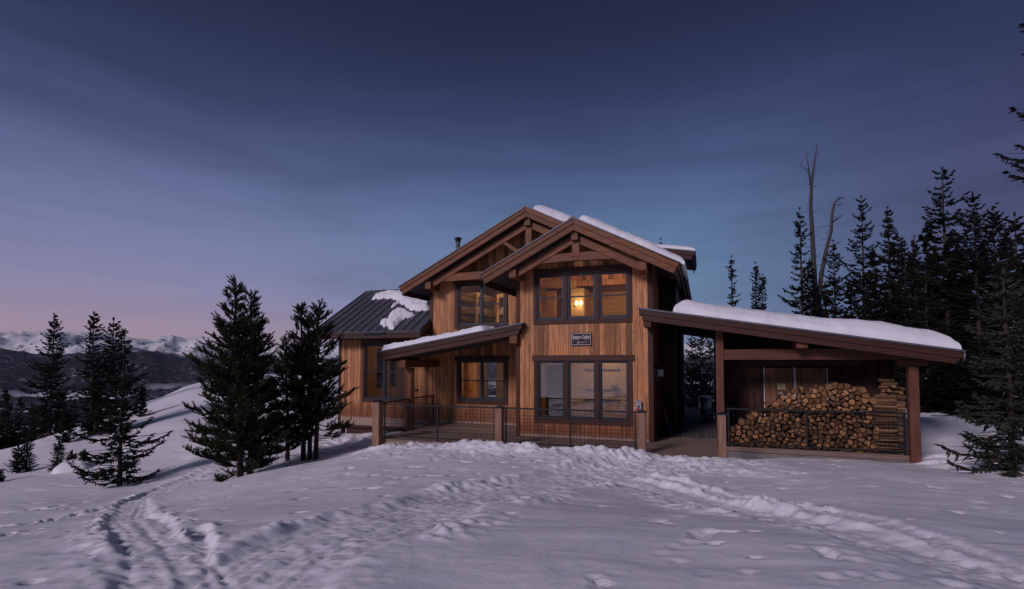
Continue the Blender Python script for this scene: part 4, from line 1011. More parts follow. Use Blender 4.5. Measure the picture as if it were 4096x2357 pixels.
def log_mesh(poly, length, seed, bark_chance, origin):
    """a log along Y whose cross-section is poly around origin; ends end-grain, flat sides split, curved side bark"""
    r_ = random.Random(seed); n = len(poly); m = MB(); ox, oz = origin
    tx, tz = r_.uniform(-.03, .03), r_.uniform(-.02, .02); sc = r_.uniform(.88, 1.02)
    A = [(x_ - ox, 0, z_ - oz) for x_, z_ in poly]; B = [((x_ - ox) * sc + tx, length, (z_ - oz) * sc + tz) for x_, z_ in poly]
    # slightly chamfered, uneven sawn end
    C0 = [(p[0] * .94, -.006 + r_.uniform(-.004, .004), p[2] * .94) for p in A]
    m.add(C0, [tuple(range(n))], 0); m.add(C0 + A, [(i, (i + 1) % n, n + (i + 1) % n, n + i) for i in range(n)], 1)
    m.add(B, [tuple(range(n - 1, -1, -1))], 0)
    for i in range(n):
        j = (i + 1) % n; m.add([A[i], A[j], B[j], B[i]], [(0, 1, 2, 3)], 1 if r_.random() < bark_chance else 2)
    return m
LOGL = 'split firewood log facing outwards in the stack behind the railing'
cnt = 0; rest = MB()
order = sorted(range(len(pts)), key=lambda i: pts[i][1])
for i in order:
    x_, z_ = pts[i]; poly = cell(i, pts, .0085)
    if len(poly) < 3: continue
    ar = abs(sum(poly[k][0] * poly[(k + 1) % len(poly)][1] - poly[(k + 1) % len(poly)][0] * poly[k][1] for k in range(len(poly)))) / 2
    if ar < .0012: continue
    rnd = _rl.random() < .24
    rad = min(math.hypot((a[0] + b[0]) / 2 - x_, (a[1] + b[1]) / 2 - z_) for a, b in zip(poly, poly[1:] + poly[:1]))
    if rnd and rad > .035:
        rr_ = min(rad * 1.10, .085); poly = [(x_ + rr_ * math.cos(2 * math.pi * k / 14) * _rl.uniform(.95, 1.04), z_ + rr_ * math.sin(2 * math.pi * k / 14) * _rl.uniform(.95, 1.04)) for k in range(14)]
    else:     # split pieces: drop corners so that the outline is wedge-like
        for _k in range(_rl.choice((0, 1, 1, 2, 3))):
            if len(poly) > 4: k = _rl.randrange(len(poly)); poly = [p for j, p in enumerate(poly) if j != k]
    yoff = YF + _rl.uniform(-.05, .06)
    o = log_mesh(poly, _rl.uniform(.40, .48), i, .5 if not rnd else 1.0, (x_, z_)).build('firewood_log', [M['endgrain'], M['logbark'], M['split']])
    o.location = (x_, yoff, z_)
    o.rotation_euler = (0, 0, _rl.uniform(-.05, .05)); tag(o, LOGL, 'log', 'firewood stacked end on'); cnt += 1
# cross-stacked logs at the end of the pile: lying along X
def side_log(xa, xb, y, z, r, seed, group, label, along='x'):
    r_ = random.Random(seed); n = r_.choice((5, 6, 7, 9)); a0 = r_.uniform(0, 6)
    poly = [(r * r_.uniform(.78, 1.1) * math.cos(a0 + 2 * math.pi * k / n), r * r_.uniform(.7, 1.0) * math.sin(a0 + 2 * math.pi * k / n)) for k in range(n)]
    o = log_mesh(poly, xb - xa, seed, .4, (0, 0)).build('firewood_log', [M['endgrain'], M['logbark'], M['split']])
    if along == 'x': o.location = (xa, y, z); o.rotation_euler = (0, r_.uniform(-.05, .05), -math.pi / 2 + r_.uniform(-.06, .06))
    else: o.location = (xa, y, z); o.rotation_euler = (r_.uniform(-.04, .04), 0, r_.uniform(-.06, .06))
    tag(o, label, 'log', group); return o
SL = 'split log lying sideways in the crossed stack beside the corner post'
sd = 1000
for col_, (xa, xb, yy_, zt) in enumerate(((xR + .0, xR + .50, YF + .08, 1.46), (xR + .52, 4.97, YF + .16, 1.42), (xR + .30, 4.93, YF + .62, 1.88))):
    z_ = .05
    while z_ < zt:
        r_ = _rl.uniform(.036, .062); sd += 1; cnt += 1
        side_log(xa + _rl.uniform(-.03, .03), xb + _rl.uniform(-.04, .03) if col_ != 1 else xb, yy_ + _rl.uniform(-.03, .05), z_ + r_ * .8, r_, sd, 'firewood stacked sideways', SL)
        z_ += r_ * 1.72
for k, (xx, zz_) in enumerate([(xR + .62, 1.60), (xR + .68, 1.49), (xR + .60, 1.50), (xR + .70, 1.70), (xR + .50, 1.76), (xR + .40, 1.64)]):
    sd += 1; cnt += 1; side_log(xx + .02, xx + .47, YF + .12 + .04 * k, zz_, .058, sd, 'firewood stacked end on', LOGL, 'y')
print('logs', cnt)

# ------------------------------------------------------------------ things in the passage
lx, ly = BX1 + .03, YB + 1.85
pz = np.array([BX1, 18.2, P(2640, 1492, X=BX1 + .1)[2]])
wl = thing('wall_lantern', 'white metal wall lantern beside the passage door', 'lamp', (BX1 + .02, pz[1], pz[2]))
MB().box(BX1 + .002, BX1 + .02, pz[1] - .09, pz[1] + .09, pz[2] - .17, pz[2] + .17).build('back_plate', M['white'], wl, bev=.004)
MB().box(BX1 + .022, BX1 + .20, pz[1] - .07, pz[1] + .07, pz[2] - .12, pz[2] + .12).build('shade', M['white'], wl, bev=.01)
for (u0, v0, u1, v1, mat, lab) in ((2640, 1580, 2651, 1738, 'galv', 'thin ski pole leaning nearest the door of the passage'), (2646, 1580, 2669, 1738, 'galv', 'thin ski pole leaning outward in the passage')):
    a = P(u0, v0, X=BX1 + .10); b = P(u1, v1, z=.01); yb2 = a[1]
    t = thing('ski_pole', lab, 'ski pole', (b[0], b[1], 0), 'ski poles by the door')
    MB().tube([b, a], [.006, .010], 6).build('shaft', M[mat], t, True)
    d_ = Vector(a) - Vector(b); d_.normalize()
    MB().tube([Vector(a) - d_ * .16, Vector(a)], .017, 8).build('grip', M['ink'], t, True)
    MB().tube([Vector(b) + d_ * .06, Vector(b) + d_ * .075], .045, 10).build('basket', M['ink'], t, True)
for (u0, v0, u1, v1, lab) in ((2645, 1585, 2672, 1700, 'wooden handled snow shovel with blue blade leaning in the passage'), (2650, 1590, 2680, 1712, 'second dark bladed snow shovel behind the ski poles')):
    a = Vector(P(u0, v0, X=BX1 + .09)); b = Vector(P(u1, v1, X=BX1 + .32)); d_ = (b - a).normalized()
    t = thing('snow_shovel', lab, 'shovel', (b.x, b.y, 0), 'snow shovels by the door')
    MB().tube([a, b], .017, 8).build('shaft', M['newel'], t, True)
    sd_ = d_.cross(Vector((1, 0, 0))).normalized(); nn = sd_.cross(d_)
    m = MB(); w_ = .19; L_ = .36
    rows = []
    for i in range(5):
        f = i / 4
        for j in range(7):
            g = j / 6 * 2 - 1; rows.append(b + d_ * (L_ * f) + sd_ * (w_ * g * (.85 + .15 * f)) + nn * (.05 * g * g + .03 * f * f))
    F_ = [(i * 7 + j, i * 7 + j + 1, i * 7 + j + 8, i * 7 + j + 7) for i in range(4) for j in range(6)]
    m.add(rows, F_); o = m.build('blade', M['blue'] if 'blue' in lab else M['ink'], t, True); s_ = o.modifiers.new('solid', 'SOLIDIFY'); s_.thickness = .008
    MB().tube([a + sd_ * .07, a - sd_ * .07], .016, 8).build('grip', M['ink'], t, True)
pc = P(2840, 1630, z=0.0); 
tb = thing('galvanised_bin', 'round galvanised bin with snow on its lid in the passage', 'bin', (.05, 26.2, 0))
MB().lathe([(.24, 0), (.25, .03), (.27, .30), (.275, .31), (.27, .32), (.29, .70), (.30, .72), (.30, .74)], (.05, 26.2, 0), 22).build('drum', M['galv'], tb, True)
MB().lathe([(.31, .742), (.31, .76), (.24, .80), (.05, .82)], (.05, 26.2, 0), 22).build('lid', M['galv'], tb, True)
bs = tag(MB().lathe([(.29, .765), (.30, .80), (.22, .86), (.04, .875)], (.05, 26.2, 0), 18).build('snow_layer', M['roofsnow'], None, True), 'small cap of snow on the galvanised bin lid', 'snow')
bench = thing('slatted_bench', 'small slatted wooden bench at the passage wall', 'bench', (.2, 24.0, 0))
for k in range(4): MB().bar((.0 + k * .1, 23.2, .43), (.0 + k * .1, 24.6, .43), .08, .03, ch=.004).build('slat', M['timber_y'], bench)
for yy_ in (23.3, 24.5):
    for xx in (.0, .3): MB().box(xx - .025, xx + .025, yy_ - .03, yy_ + .03, 0, .413).build('leg', M['timber_z'], bench)
# latch on the porch wall
pl = P(1665, 1561, Y=YM - .03); lt = thing('door_latch', 'small black latch on the boarded wall behind the porch post', 'latch', (pl[0], YM, pl[2]))
MB().box(pl[0] - .07, pl[0] + .06, YM - .05, YM - .004, pl[2] - .04, pl[2] + .04).build('plate', M['steel'], lt, bev=.008)
MB().box(pl[0] + .0, pl[0] + .04, YM - .07, YM - .051, pl[2] - .02, pl[2] + .02).build('bolt', M['ink'], lt)

# ------------------------------------------------------------------ rooms seen through the windows
def planks(name, parent, x0, x1, y, z0, z1, h=.17, mat='pine_x', holes=()):
    z = z0
    while z < z1 - .02:
        e = min(z + h, z1)
        xs = [(x0, x1)]
        for a, b, c, d in holes:
            if c < (z + e) / 2 < d: xs = [s for q in xs for s in ((q[0], min(q[1], a)), (max(q[0], b), q[1])) if s[1] - s[0] > .03]
        for a, b in xs: MB().bar((a, y, (z + e) / 2), (b, y, (z + e) / 2), .02, e - z - .003, ch=.004).build('wall_plank', M[mat], parent)
        z = e
def planks_y(parent, x, y0, y1, z0, z1, h=.17, mat='pine_y'):
    z = z0
    while z < z1 - .02:
        e = min(z + h, z1); MB().bar((x, y0, (z + e) / 2), (x, y1, (z + e) / 2), .02, e - z - .003, ch=.004).build('wall_plank', M[mat], parent); z = e
# floors and ceilings
MB().box(BX0 + .13, BX1 - .16, YB + .145, YM + .1, 2.86, 3.06).box(BX0 + .13, RX - .05, YM + .101, YK - .02, 2.86, 3.06).box(main_x0 + .14, BX0 + .12, YM + .145, YK - .02, 2.86, 3.06).build('upper_floor', M['pine_x'], cabin)
MB().box(BX0 + .13, BX1 - .16, YB + .145, YM + .1, -.14, -.03).box(BX0 + .13, RX - .05, YM + .101, YK - .02, -.14, -.03).box(wx0 + .13, BX0 + .12, YM + .145, YL - .02, -.14, -.03).build('ground_floor', M['pine_x'], cabin)
# upper bay room
iw = MB().prism([(BX0 + .13, 3.07), (BX1 - .16, 3.07), (BX1 - .16, 5.44), (-3.65, 6.5), (BX0 + .13, 5.40)], 19.9, 20.0).build('interior_wall', M['pine_x'], cabin)
z_ = 3.07
while z_ < 6.3:
    hw = (6.5 - z_ - .17) / .515; planks('p', iw, max(BX0 + .14, -3.65 - hw), min(BX1 - .165, -3.65 + hw), 19.88, z_, z_ + .17); z_ += .17
iw2 = MB().box(BX1 - .15, BX1 - .141, YB + .15, 19.87, 3.07, 5.45).build('interior_wall', M['pine_y'], cabin); planks_y(iw2, BX1 - .162, YB + .15, 19.86, 3.07, 5.45)
sm = P(2313, 1212, Y=18.55)
pa, pb2 = P(2284, 1210, Y=18.7)[0], P(2337, 1210, Y=18.7)[0]
blk = MB().box(pa, pb2, 18.72, 19.86, 3.07, 5.08).build('partition', M['pine_x'], cabin); planks('p', blk, pa, pb2, 18.70, 3.07, 5.08)
MB().box(P(2188, 1200, Y=18.2)[0], P(2222, 1200, Y=18.2)[0], 18.2, 18.3, 3.07, 4.95).build('door_jamb', M['pine_z'], cabin)
MB().box(BX0 + .14, pa + .3, 18.05, 18.3, 5.05, 5.28).build('ceiling_beam', M['pine_x'], cabin, bev=.01)
# sloped boards under the bay and main roof
for s_, nm in ((-1, 'l'), (1, 'r')):
    cb = MB(); x_ = .02
    root_c = None
    while x_ < 2.1:
        e = x_ + .17
        if True:
            o = MB().prism([(-3.65 + s_ * x_, 6.54 - .515 * x_), (-3.65 + s_ * (e - .004), 6.54 - .515 * (e - .004)), (-3.65 + s_ * (e - .004), 6.52 - .515 * (e - .004)), (-3.65 + s_ * x_, 6.52 - .515 * x_)], YB + .15, 19.86).build('ceiling_board' if root_c else 'sloped_ceiling', M['pine_y'], root_c or cabin)
            root_c = root_c or o
        x_ = e
lamp = thing('wall_lamp', 'lit two bulb wall lamp inside the upper bay room', 'lamp', (sm[0], 18.6, sm[2]))
MB().box(sm[0] - .09, sm[0] + .09, 18.655, 18.685, sm[2] - .03, sm[2] + .03).build('back_plate', M['galv'], lamp, bev=.004)
for dx in (-.085, .10):
    MB().lathe([(.012, -.085), (.034, -.06), (.044, -.02), (.040, .03), (.026, .075), (.010, .09)], (sm[0] + dx, 18.60, sm[2]), 14).build('bulb', M['bulb'], lamp, True)
def point(name, loc, e, col=(1.0, .75, .42), rad=.05):
    d = bpy.data.lights.new(name, 'POINT'); d.energy = e; d.color = col; d.shadow_soft_size = rad
    o = bpy.data.objects.new(name, d); COL.objects.link(o); o.location = loc; return o
point('wall_lamp_light', (sm[0] + .01, 18.42, sm[2]), 7)
point('bay_room_fill', (-3.0, 17.2, 5.58), 46)  # added fill above the window head, evens the light on the back wall
MB().lathe([(.03, .14), (.12, .10), (.14, .02), (.06, 0)], (-3.0, 17.2, 5.66), 14).build('unseen_ceiling_lamp', M['white'], cabin, True)  # unseen fixture made to go with the added fill
# bunk room
iw = MB().box(main_x0 + .14, BX0 + .12, 24.2, 24.3, 3.07, 7.5).build('interior_wall', M['pine_x'], cabin); planks('p', iw, main_x0 + .15, BX0 + .11, 24.18, 3.07, 6.4, .2)
MB().box(main_x0 + .132, main_x0 + .15, YM + .16, 24.2, 3.07, 5.7).build('interior_wall', M['pine_y'], cabin)
MB().box(BX0 + .03, BX0 + .12, YM + .16, 24.2, 3.07, 6.8).build('interior_wall', M['pine_y'], cabin)
m = MB(); m.prism([(main_x0 + .15, 5.55), (-6.02, 7.72), (BX0 + .1, 7.6), (BX0 + .1, 7.56), (-6.02, 7.68), (main_x0 + .15, 5.51)], YM + .16, 24.2); m.build('sloped_ceiling', M['pine_y'], cabin)
def bunk(x0, x1, y0, y1, label):
    t = thing('bunk_bed', label, 'bed', ((x0 + x1) / 2, (y0 + y1) / 2, 3.06), 'bunk beds in the upper room')
    for xx in (x0, x1):
        for yy_ in (y0, y1): MB().box(xx - .05, xx + .05, yy_ - .05, yy_ + .05, 3.062, 5.28).build('leg', M['pine_z'], t, bev=.006)
    for z_, h in ((3.5, .16), (4.42, .18), (5.14, .16)):
        for xx in (x0, x1): MB().box(xx - .03, xx + .03, y0 + .05, y1 - .05, z_, z_ + h).build('side_rail', M['pine_y'], t, bev=.005)
        for yy_ in (y0, y1): MB().box(x0 + .05, x1 - .05, yy_ - .03, yy_ + .03, z_, z_ + h).build('end_rail', M['pine_x'], t, bev=.005)
    for z_ in (3.62, 4.56): MB().box(x0 + .035, x1 - .035, y0 + .055, y1 - .055, z_, z_ + .17).build('mattress', M['cloth'], t, bev=.05)
bunk(-9.75, -8.78, 20.0, 22.1, 'pine bunk bed with pale mattresses behind the first upper light'); bunk(-8.15, -7.1, 20.8, 22.9, 'pine bunk bed with pale mattresses farther inside the upper room')
point('bunk_room_lamp', (-8.0, 19.75, 5.85), 42)
MB().lathe([(.02, .12), (.10, .10), (.12, 0), (.06, -.03)], (-8.0, 19.75, 5.93), 14).build('unseen_ceiling_lamp', M['white'], cabin, True)
# kitchen
col_x = P(1893, 1500, Y=22)[0]
MB().box(col_x - .12, col_x + .12, 21.9, 22.15, 0, 2.86).build('timber_column', M['pine_z'], cabin, bev=.01)
sp = P(1871, 1500, Y=23.2)[0]
sv = thing('wood_stove', 'black wood stove with tall pipe inside the kitchen', 'stove', (sp, 23.2, 0))
MB().box(sp - .3, sp + .3, 22.95, 23.45, .15, .85).box(sp - .25, sp + .25, 22.98, 23.42, 0, .15).build('firebox', M['steel'], sv, bev=.02)
MB().tube([(sp, 23.2, .85), (sp, 23.2, 2.86)], .09, 12).build('pipe', M['steel'], sv, True)
ct = thing('kitchen_counter', 'wooden kitchen counter below the kitchen window', 'counter', (-8.1, 19.5, 0))
MB().box(-9.6, -6.2, 19.2, 19.75, .82, .88).build('worktop', M['pine_x'], ct, bev=.005); MB().box(-9.55, -6.25, 19.22, 19.7, 0, .818).build('cabinet', M['pine_z'], ct)
bp = P(1875, 1582, Y=19.35); t = thing('soap_bottle', 'yellow soap bottle on the kitchen window sill', 'bottle', (bp[0], 19.35, .88))
MB().lathe([(.03, 0), (.034, .01), (.034, .11), (.014, .15), (.012, .18)], (bp[0], 19.35, .881), 14).build('body', M['yellow'], t, True); MB().lathe([(.015, .181), (.015, .20), (.006, .215), (.005, .25)], (bp[0], 19.35, .88), 10).build('nozzle', M['white'], t, True)
fp = P(1880, 1570, Y=20.6); t = thing('fire_extinguisher', 'red fire extinguisher against the kitchen column', 'extinguisher', (fp[0], 20.6, .9))
MB().lathe([(.06, 0), (.065, .02), (.065, .34), (.03, .40), (.02, .42)], (fp[0], 20.6, .75), 14).build('cylinder', M['red'], t, True); MB().box(fp[0] - .02, fp[0] + .06, 20.58, 20.62, 1.171, 1.21).build('valve', M['ink'], t)
fx = P(1852, 1570, Y=19.5)[0]; t = thing('tap', 'curved brass kitchen tap behind the window', 'tap', (fx, 19.5, .88))
MB().tube([(fx, 19.5, .88)] + [(fx + .07 - .07 * math.cos(a), 19.5, 1.1 + .08 * math.sin(a)) for a in [k * math.pi / 8 for k in range(9)]] + [(fx + .14, 19.5, 1.05)], .012, 8).build('spout', M['galv'], t, True)
yx = P(1950, 1580, Y=19.4)[0]; t = thing('kettle', 'dark kettle with yellow handle on the kitchen sill', 'kettle', (yx, 19.45, .88))
MB().lathe([(.07, 0), (.085, .03), (.075, .10), (.03, .14)], (yx, 19.45, .881), 14).build('body', M['ink'], t, True)
MB().tube([(yx - .06 + .03 * k, 19.45, .99 + .06 * math.sin(math.pi * k / 4)) for k in range(5)] + [(yx + .11, 19.45, .93)], .010, 6).build('handle', M['yellow'], t, True)
iw = MB().box(-6.3, -6.22, 19.8, 24, 0, 2.86).build('interior_wall', M['pine_y'], cabin)
point('kitchen_lamp', (-7.8, 20.6, 2.6), 62)
MB().lathe([(.03, .14), (.12, .10), (.14, .02), (.06, 0)], (-7.8, 20.6, 2.70), 14).build('unseen_ceiling_lamp', M['white'], cabin, True)
# mud room behind the lower bay window
iw = MB().box(-4.45, BX1 - .15, 18.75, 18.85, 0, 2.86).build('interior_wall', M['pine_x'], cabin); planks('p', iw, -4.44, BX1 - .16, 18.73, .0, 2.86, .165)
MB().box(BX0 + .13, -4.55, 20.6, 20.7, 0, 2.86).build('interior_wall', M['siding_x'], cabin)
MB().box(-4.56, -4.45, 18.7, 18.84, 0, 2.3).build('door_jamb', M['pine_z'], cabin, bev=.005); MB().box(-5.62, -5.5, 18.7, 18.84, 0, 2.3).build('door_jamb', M['pine_z'], cabin, bev=.005); MB().box(-5.62, -4.45, 18.69, 18.85, 2.3, 2.42).build('door_head', M['pine_x'], cabin, bev=.005)
for v, lab in ((1481, 'upper wooden coat rail with pegs behind the big bay window'), (1559, 'middle wooden coat rail with pegs behind the big bay window'), (1600, 'lower wooden coat rail with pegs behind the big bay window')):
    a = P(2342, v, Y=18.66); b = P(2480, v, Y=18.66)
    t = thing('coat_rail', lab, 'coat rail', ((a[0] + b[0]) / 2, 18.68, a[2]), 'coat rails in the mud room')
    MB().bar((a[0], 18.695, a[2]), (b[0], 18.695, a[2]), .05, .06, ch=.01).build('rail', M['ink'], t)
    for k in range(8):
        x_ = a[0] + (b[0] - a[0]) * (k + .3) / 7.6
        MB().tube([(x_, 18.67, a[2]), (x_, 18.60, a[2] + .02), (x_ - .01, 18.57, a[2] + .09)], .011, 6).build('peg', M['ink'], t, True)
a = P(2458, 1551, Y=18.55); hat = thing('straw_hat', 'round pale hat hanging on the middle coat rail', 'hat', (a[0], 18.5, a[2]))
MB().lathe([(.13, 0), (.13, .008), (.07, .015), (.065, .07), (.03, .085)], (0, 0, 0), 18).build('brim', M['straw'], hat, True)
for c_ in hat.children: c_.matrix_parent_inverse = Matrix.Translation((0, .02, .08)) @ Matrix.Rotation(math.pi / 2, 4, 'X')
point('mud_room_fill', (-3.2, 17.6, 2.7), 30, (1.0, .84, .66))  # fill light added to lift the pale plank wall
MB().lathe([(.03, .10), (.12, .07), (.14, .02), (.06, 0)], (-3.2, 17.6, 2.765), 14).build('unseen_ceiling_lamp', M['white'], cabin, True)  # made-up fixture, out of sight, for the mud room fill
# wing room
point('wing_room_fill', (-12.4, 21.6, 3.2), 12)  # warm fill added to brighten the dark wing interior
MB().lathe([(.03, .14), (.12, .10), (.14, .02), (.06, 0)], (-12.4, 21.6, 3.34), 14).build('unseen_ceiling_lamp', M['white'], cabin, True)  # unseen fixture added around the wing fill
MB().box(main_x0 - .02, main_x0 + .0, YM + .6, YL, 0, 3.6).build('interior_wall', M['pine_y'], cabin)
MB().box(wx0 + .13, main_x0, YM + .15, YL, 3.5, 3.54).build('wing_ceiling', M['pine_x'], cabin)
pm = P(1487, 1500, Y=24.9); t = thing('picture_frame', 'dark framed picture on the back wall of the wing room', 'picture', (pm[0], 24.95, pm[2]))
for a in [(-.18, .18, -.5, -.44), (-.18, .18, .44, .5), (-.18, -.12, -.44, .44), (.12, .18, -.44, .44)]: MB().box(pm[0] + a[0], pm[0] + a[1], 24.93, 24.98, pm[2] + a[2], pm[2] + a[3]).build('frame_side', M['ink'], t)
MB().box(pm[0] - .12, pm[0] + .12, 24.97, 24.985, pm[2] - .44, pm[2] + .44).build('print', M['cloth'], t)
for a, b in EW:
    MB().box(wx0 + .05, wx0 + .056, a, b, EZ0, EZ1).build('glass_pane', M['glass'], cabin)
    for q in (a - .05, b): MB().box(wx0 - .02, wx0 + .14, q, q + .05, EZ0, EZ1).build('window_jamb', M['pine_z'], cabin)
for a, b, c, d in BK_L: MB().box(a, b, YL + .05, YL + .056, c, d).build('glass_pane', M['glass'], cabin)
for a, b, c, d in BK_M: MB().box(a, b, YK + .05, YK + .056, c, d).build('glass_pane', M['glass'], cabin)

# ------------------------------------------------------------------ snow lying on the roofs
def roof_snow(name, label, O, U, V, lu, lv, thick, nu=90, nv=60, mask=None, round_=.35, seed=0, amp=.05, sag=0.0, front_jit=0.0):
    """blanket on the plane O + u U + v V; closed solid, rounded edges. mask(u,v)->0..1 limits an irregular patch"""
    O = np.array(O, float); U = np.array(U, float); U /= np.linalg.norm(U); V = np.array(V, float); V /= np.linalg.norm(V)
    a = np.linspace(0, 1, nu); a = .5 - .5 * np.cos(np.pi * a) * (0.35 + .65 * np.abs(np.cos(np.pi * a))) if mask is None else a
    u = np.linspace(0, 1, nu) if mask is not None else np.clip(a, 0, 1); v = np.linspace(0, 1, nv)
    v = v if mask is not None else v * v * (3 - 2 * v)
    uu, vv = np.meshgrid(u * lu, v * lv)
    e = np.minimum(np.minimum(uu, lu - uu), np.minimum(vv, lv - vv))
    if mask is None:
        r = round_; q = np.clip(e / r, 0, 1); h = thick * np.sqrt(np.maximum(0, 1 - (1 - q) ** 2))
        h = h * (.80 + .40 * fbm(uu * .6 + seed, vv * .6, 3)) + (fbm(uu * 3 + seed, vv * 3, 4) - .5) * amp * q
        # melted dimples near the lower front edge
        h -= np.exp(-((vv - .16) / .13) ** 2) * billow(uu * 6 + seed, vv * 9, 3) * amp * .9
    else:
        k = mask(uu, vv); h = thick * np.sqrt(np.clip(k, 0, 1)) * (.75 + .5 * fbm(uu * 3 + seed, vv * 3, 3)) + (fbm(uu * 9 + seed, vv * 9, 3) - .5) * amp * np.clip(k * 3, 0, 1)
    h = np.maximum(h, 0)
    jit = (fbm(uu * 2.2 + seed + 9, vv * 0 + 4, 3) - .5) * front_jit * np.clip(1 - vv / .4, 0, 1)
    base = O + uu[..., None] * U + (vv + jit)[..., None] * V
    top = base.copy(); top[..., 2] += h
    if sag:   # lip that bulges past the lower end (u = lu)
        w = sstep(uu, lu - .5, lu) ; top = top + (w * sag * np.clip(h / thick, 0, 1))[..., None] * U; 
    bot = base.copy(); bot[..., 2] -= .0
    n = nu * nv; VV = np.concatenate([top.reshape(-1, 3), bot.reshape(-1, 3)])
    i = (np.arange(nv - 1)[:, None] * nu + np.arange(nu - 1)[None, :]).ravel()
    keep = np.ones(len(i), bool)
    if mask is not None:
        hk = h.ravel(); keep = (hk[i] + hk[i + 1] + hk[i + nu] + hk[i + nu + 1]) > .004
    i = i[keep]
    top_f = np.stack([i, i + 1, i + nu + 1, i + nu], 1); bot_f = np.stack([i + n, i + n + nu, i + n + nu + 1, i + n + 1], 1)
    F_ = [top_f, bot_f]
    if mask is None:
        for idx in (np.arange(nu), np.arange(nu) + (nv - 1) * nu, np.arange(nv) * nu, np.arange(nv) * nu + nu - 1):
            F_.append(np.stack([idx[:-1], idx[1:], idx[1:] + n, idx[:-1] + n], 1))
    o = np_mesh(name, VV, np.concatenate(F_), M['roofsnow'], smooth=True)
    return tag(o, label, 'snow', 'snow lying on the roofs')
# bay, right slope
s_ = .515; nrm = math.hypot(1, s_)
roof_snow('roof_snow', 'thick snow blanket on the right slope of the bay roof', (-3.49, 15.62, 6.80 - .16 * s_ - .004), (1, 0, -s_), (0, 1, 0), 3.02 * nrm, 3.0, .29, 120, 50, round_=.30, seed=3, sag=.10, front_jit=.10, amp=.06)
s_ = .508; nrm = math.hypot(1, s_)
roof_snow('roof_snow', 'thick snow blanket on the right slope of the main roof', (-5.78, 18.3, 8.11 - .24 * s_ - .004), (1, 0, -s_), (0, 1, 0), 5.3 * nrm, 8.5, .38, 110, 60, round_=.4, seed=8, sag=.10, front_jit=.2)
# woodshed
s_ = 1.29 / 7.61; nrm = math.hypot(1, s_)
roof_snow('roof_snow', 'long smooth snow blanket on the woodshed roof', (-.80, 15.68, szz(-.80) + .004), (1, 0, -s_), (0, 1, 0), 6.66 * nrm, 8.6, .47, 150, 70, round_=.75, seed=15, sag=.06, amp=.07, front_jit=.08)
roof_snow('roof_snow', 'snow blanket on the small dormer roof behind', (-3.0, 22.05, 7.32 - .2 * .17 + .004), (1, 0, -.17), (0, 1, 0), 2.8, 3.4, .20, 50, 40, round_=.3, seed=19, sag=.05)
# porch roof: thin strip along the front
def mk_porch(u, v):
    w = .25 + .9 * fbm(u * .7 + 2, u * 0 + 1.1, 2); e = np.minimum(u / .25, 1) * np.clip((4.35 - u) / .5, 0, 1)
    return np.clip((w * e + .25 * e - np.abs(v - .62) * .9 + (fbm(u * 4, v * 4, 3) - .5) * .35) / .28, 0, 1) * (v > .02)
roof_snow('roof_snow', 'thin crust of snow on the sloping porch roof', (-10.95, 16.19, 2.80), (1, 0, .9 / 5.48), (0, 1, 0), 5.0, 2.2, .16, 130, 60, mask=mk_porch, seed=23, amp=.05)
# wing roof patches
wn = math.hypot(1, sl)
Ow = np.array([wr0, ye, ze + .004])
def wing_uv(px, py):
    # intersect the line of sight with the roof plane
    d = P(px, py, t=1.0) - np.array([0, 0, CAMZ]); t_ = ((ze - CAMZ) - sl * ye) / (d[2] - sl * d[1]); q = np.array([0, 0, CAMZ]) + t_ * d
    return q[0] - wr0, (q[1] - ye) * wn
def poly_mask(pxs, soft, nz, sd_):
    pg = np.array([wing_uv(*p) for p in pxs])
    def f(u, v):
        u2 = u + (fbm(u * 3 + sd_, v * 3, 3) - .5) * nz; v2 = v + (fbm(u * 3 + sd_ + 40, v * 3 + 7, 3) - .5) * nz
        ins = np.zeros(u.shape, bool); dm = np.full(u.shape, 9.)
        for (x0, y0), (x1, y1) in zip(pg, np.roll(pg, -1, 0)):
            c = ((y0 > v2) != (y1 > v2)) & (u2 < (x1 - x0) * (v2 - y0) / (y1 - y0 + 1e-9) + x0); ins ^= c
            t_ = np.clip(((u2 - x0) * (x1 - x0) + (v2 - y0) * (y1 - y0)) / ((x1 - x0) ** 2 + (y1 - y0) ** 2), 0, 1)
            dm = np.minimum(dm, np.hypot(u2 - x0 - t_ * (x1 - x0), v2 - y0 - t_ * (y1 - y0)))
        return np.where(ins, np.clip(dm / soft, 0, 1), 0)
    return f
big = [(1488, 1200), (1500, 1183), (1560, 1172), (1640, 1166), (1735, 1165), (1745, 1230), (1715, 1240), (1672, 1246), (1640, 1242), (1618, 1222), (1600, 1215), (1570, 1232), (1566, 1226), (1595, 1208), (1570, 1195), (1530, 1196)]
small = [(1522, 1300), (1528, 1282), (1556, 1284), (1558, 1256), (1590, 1240), (1622, 1246), (1640, 1254), (1658, 1262), (1640, 1270), (1610, 1280), (1592, 1300), (1572, 1321), (1556, 1318), (1545, 1300), (1536, 1312)]
roof_snow('roof_snow', 'large sagging snow patch on the wing roof beside the main wall', Ow, (1, 0, 0), (0, 1, sl), wr1 - wr0 - .02, (yr - ye) * wn - .05, .19, 190, 150, mask=poly_mask(big, .22, .10, 3), seed=31, amp=.05)
roof_snow('roof_snow', 'small ragged snow lump sliding down the wing roof', Ow, (1, 0, 0), (0, 1, sl), wr1 - wr0 - .02, (yr - ye) * wn - .05, .18, 190, 150, mask=poly_mask(small, .16, .12, 5), seed=37, amp=.06)
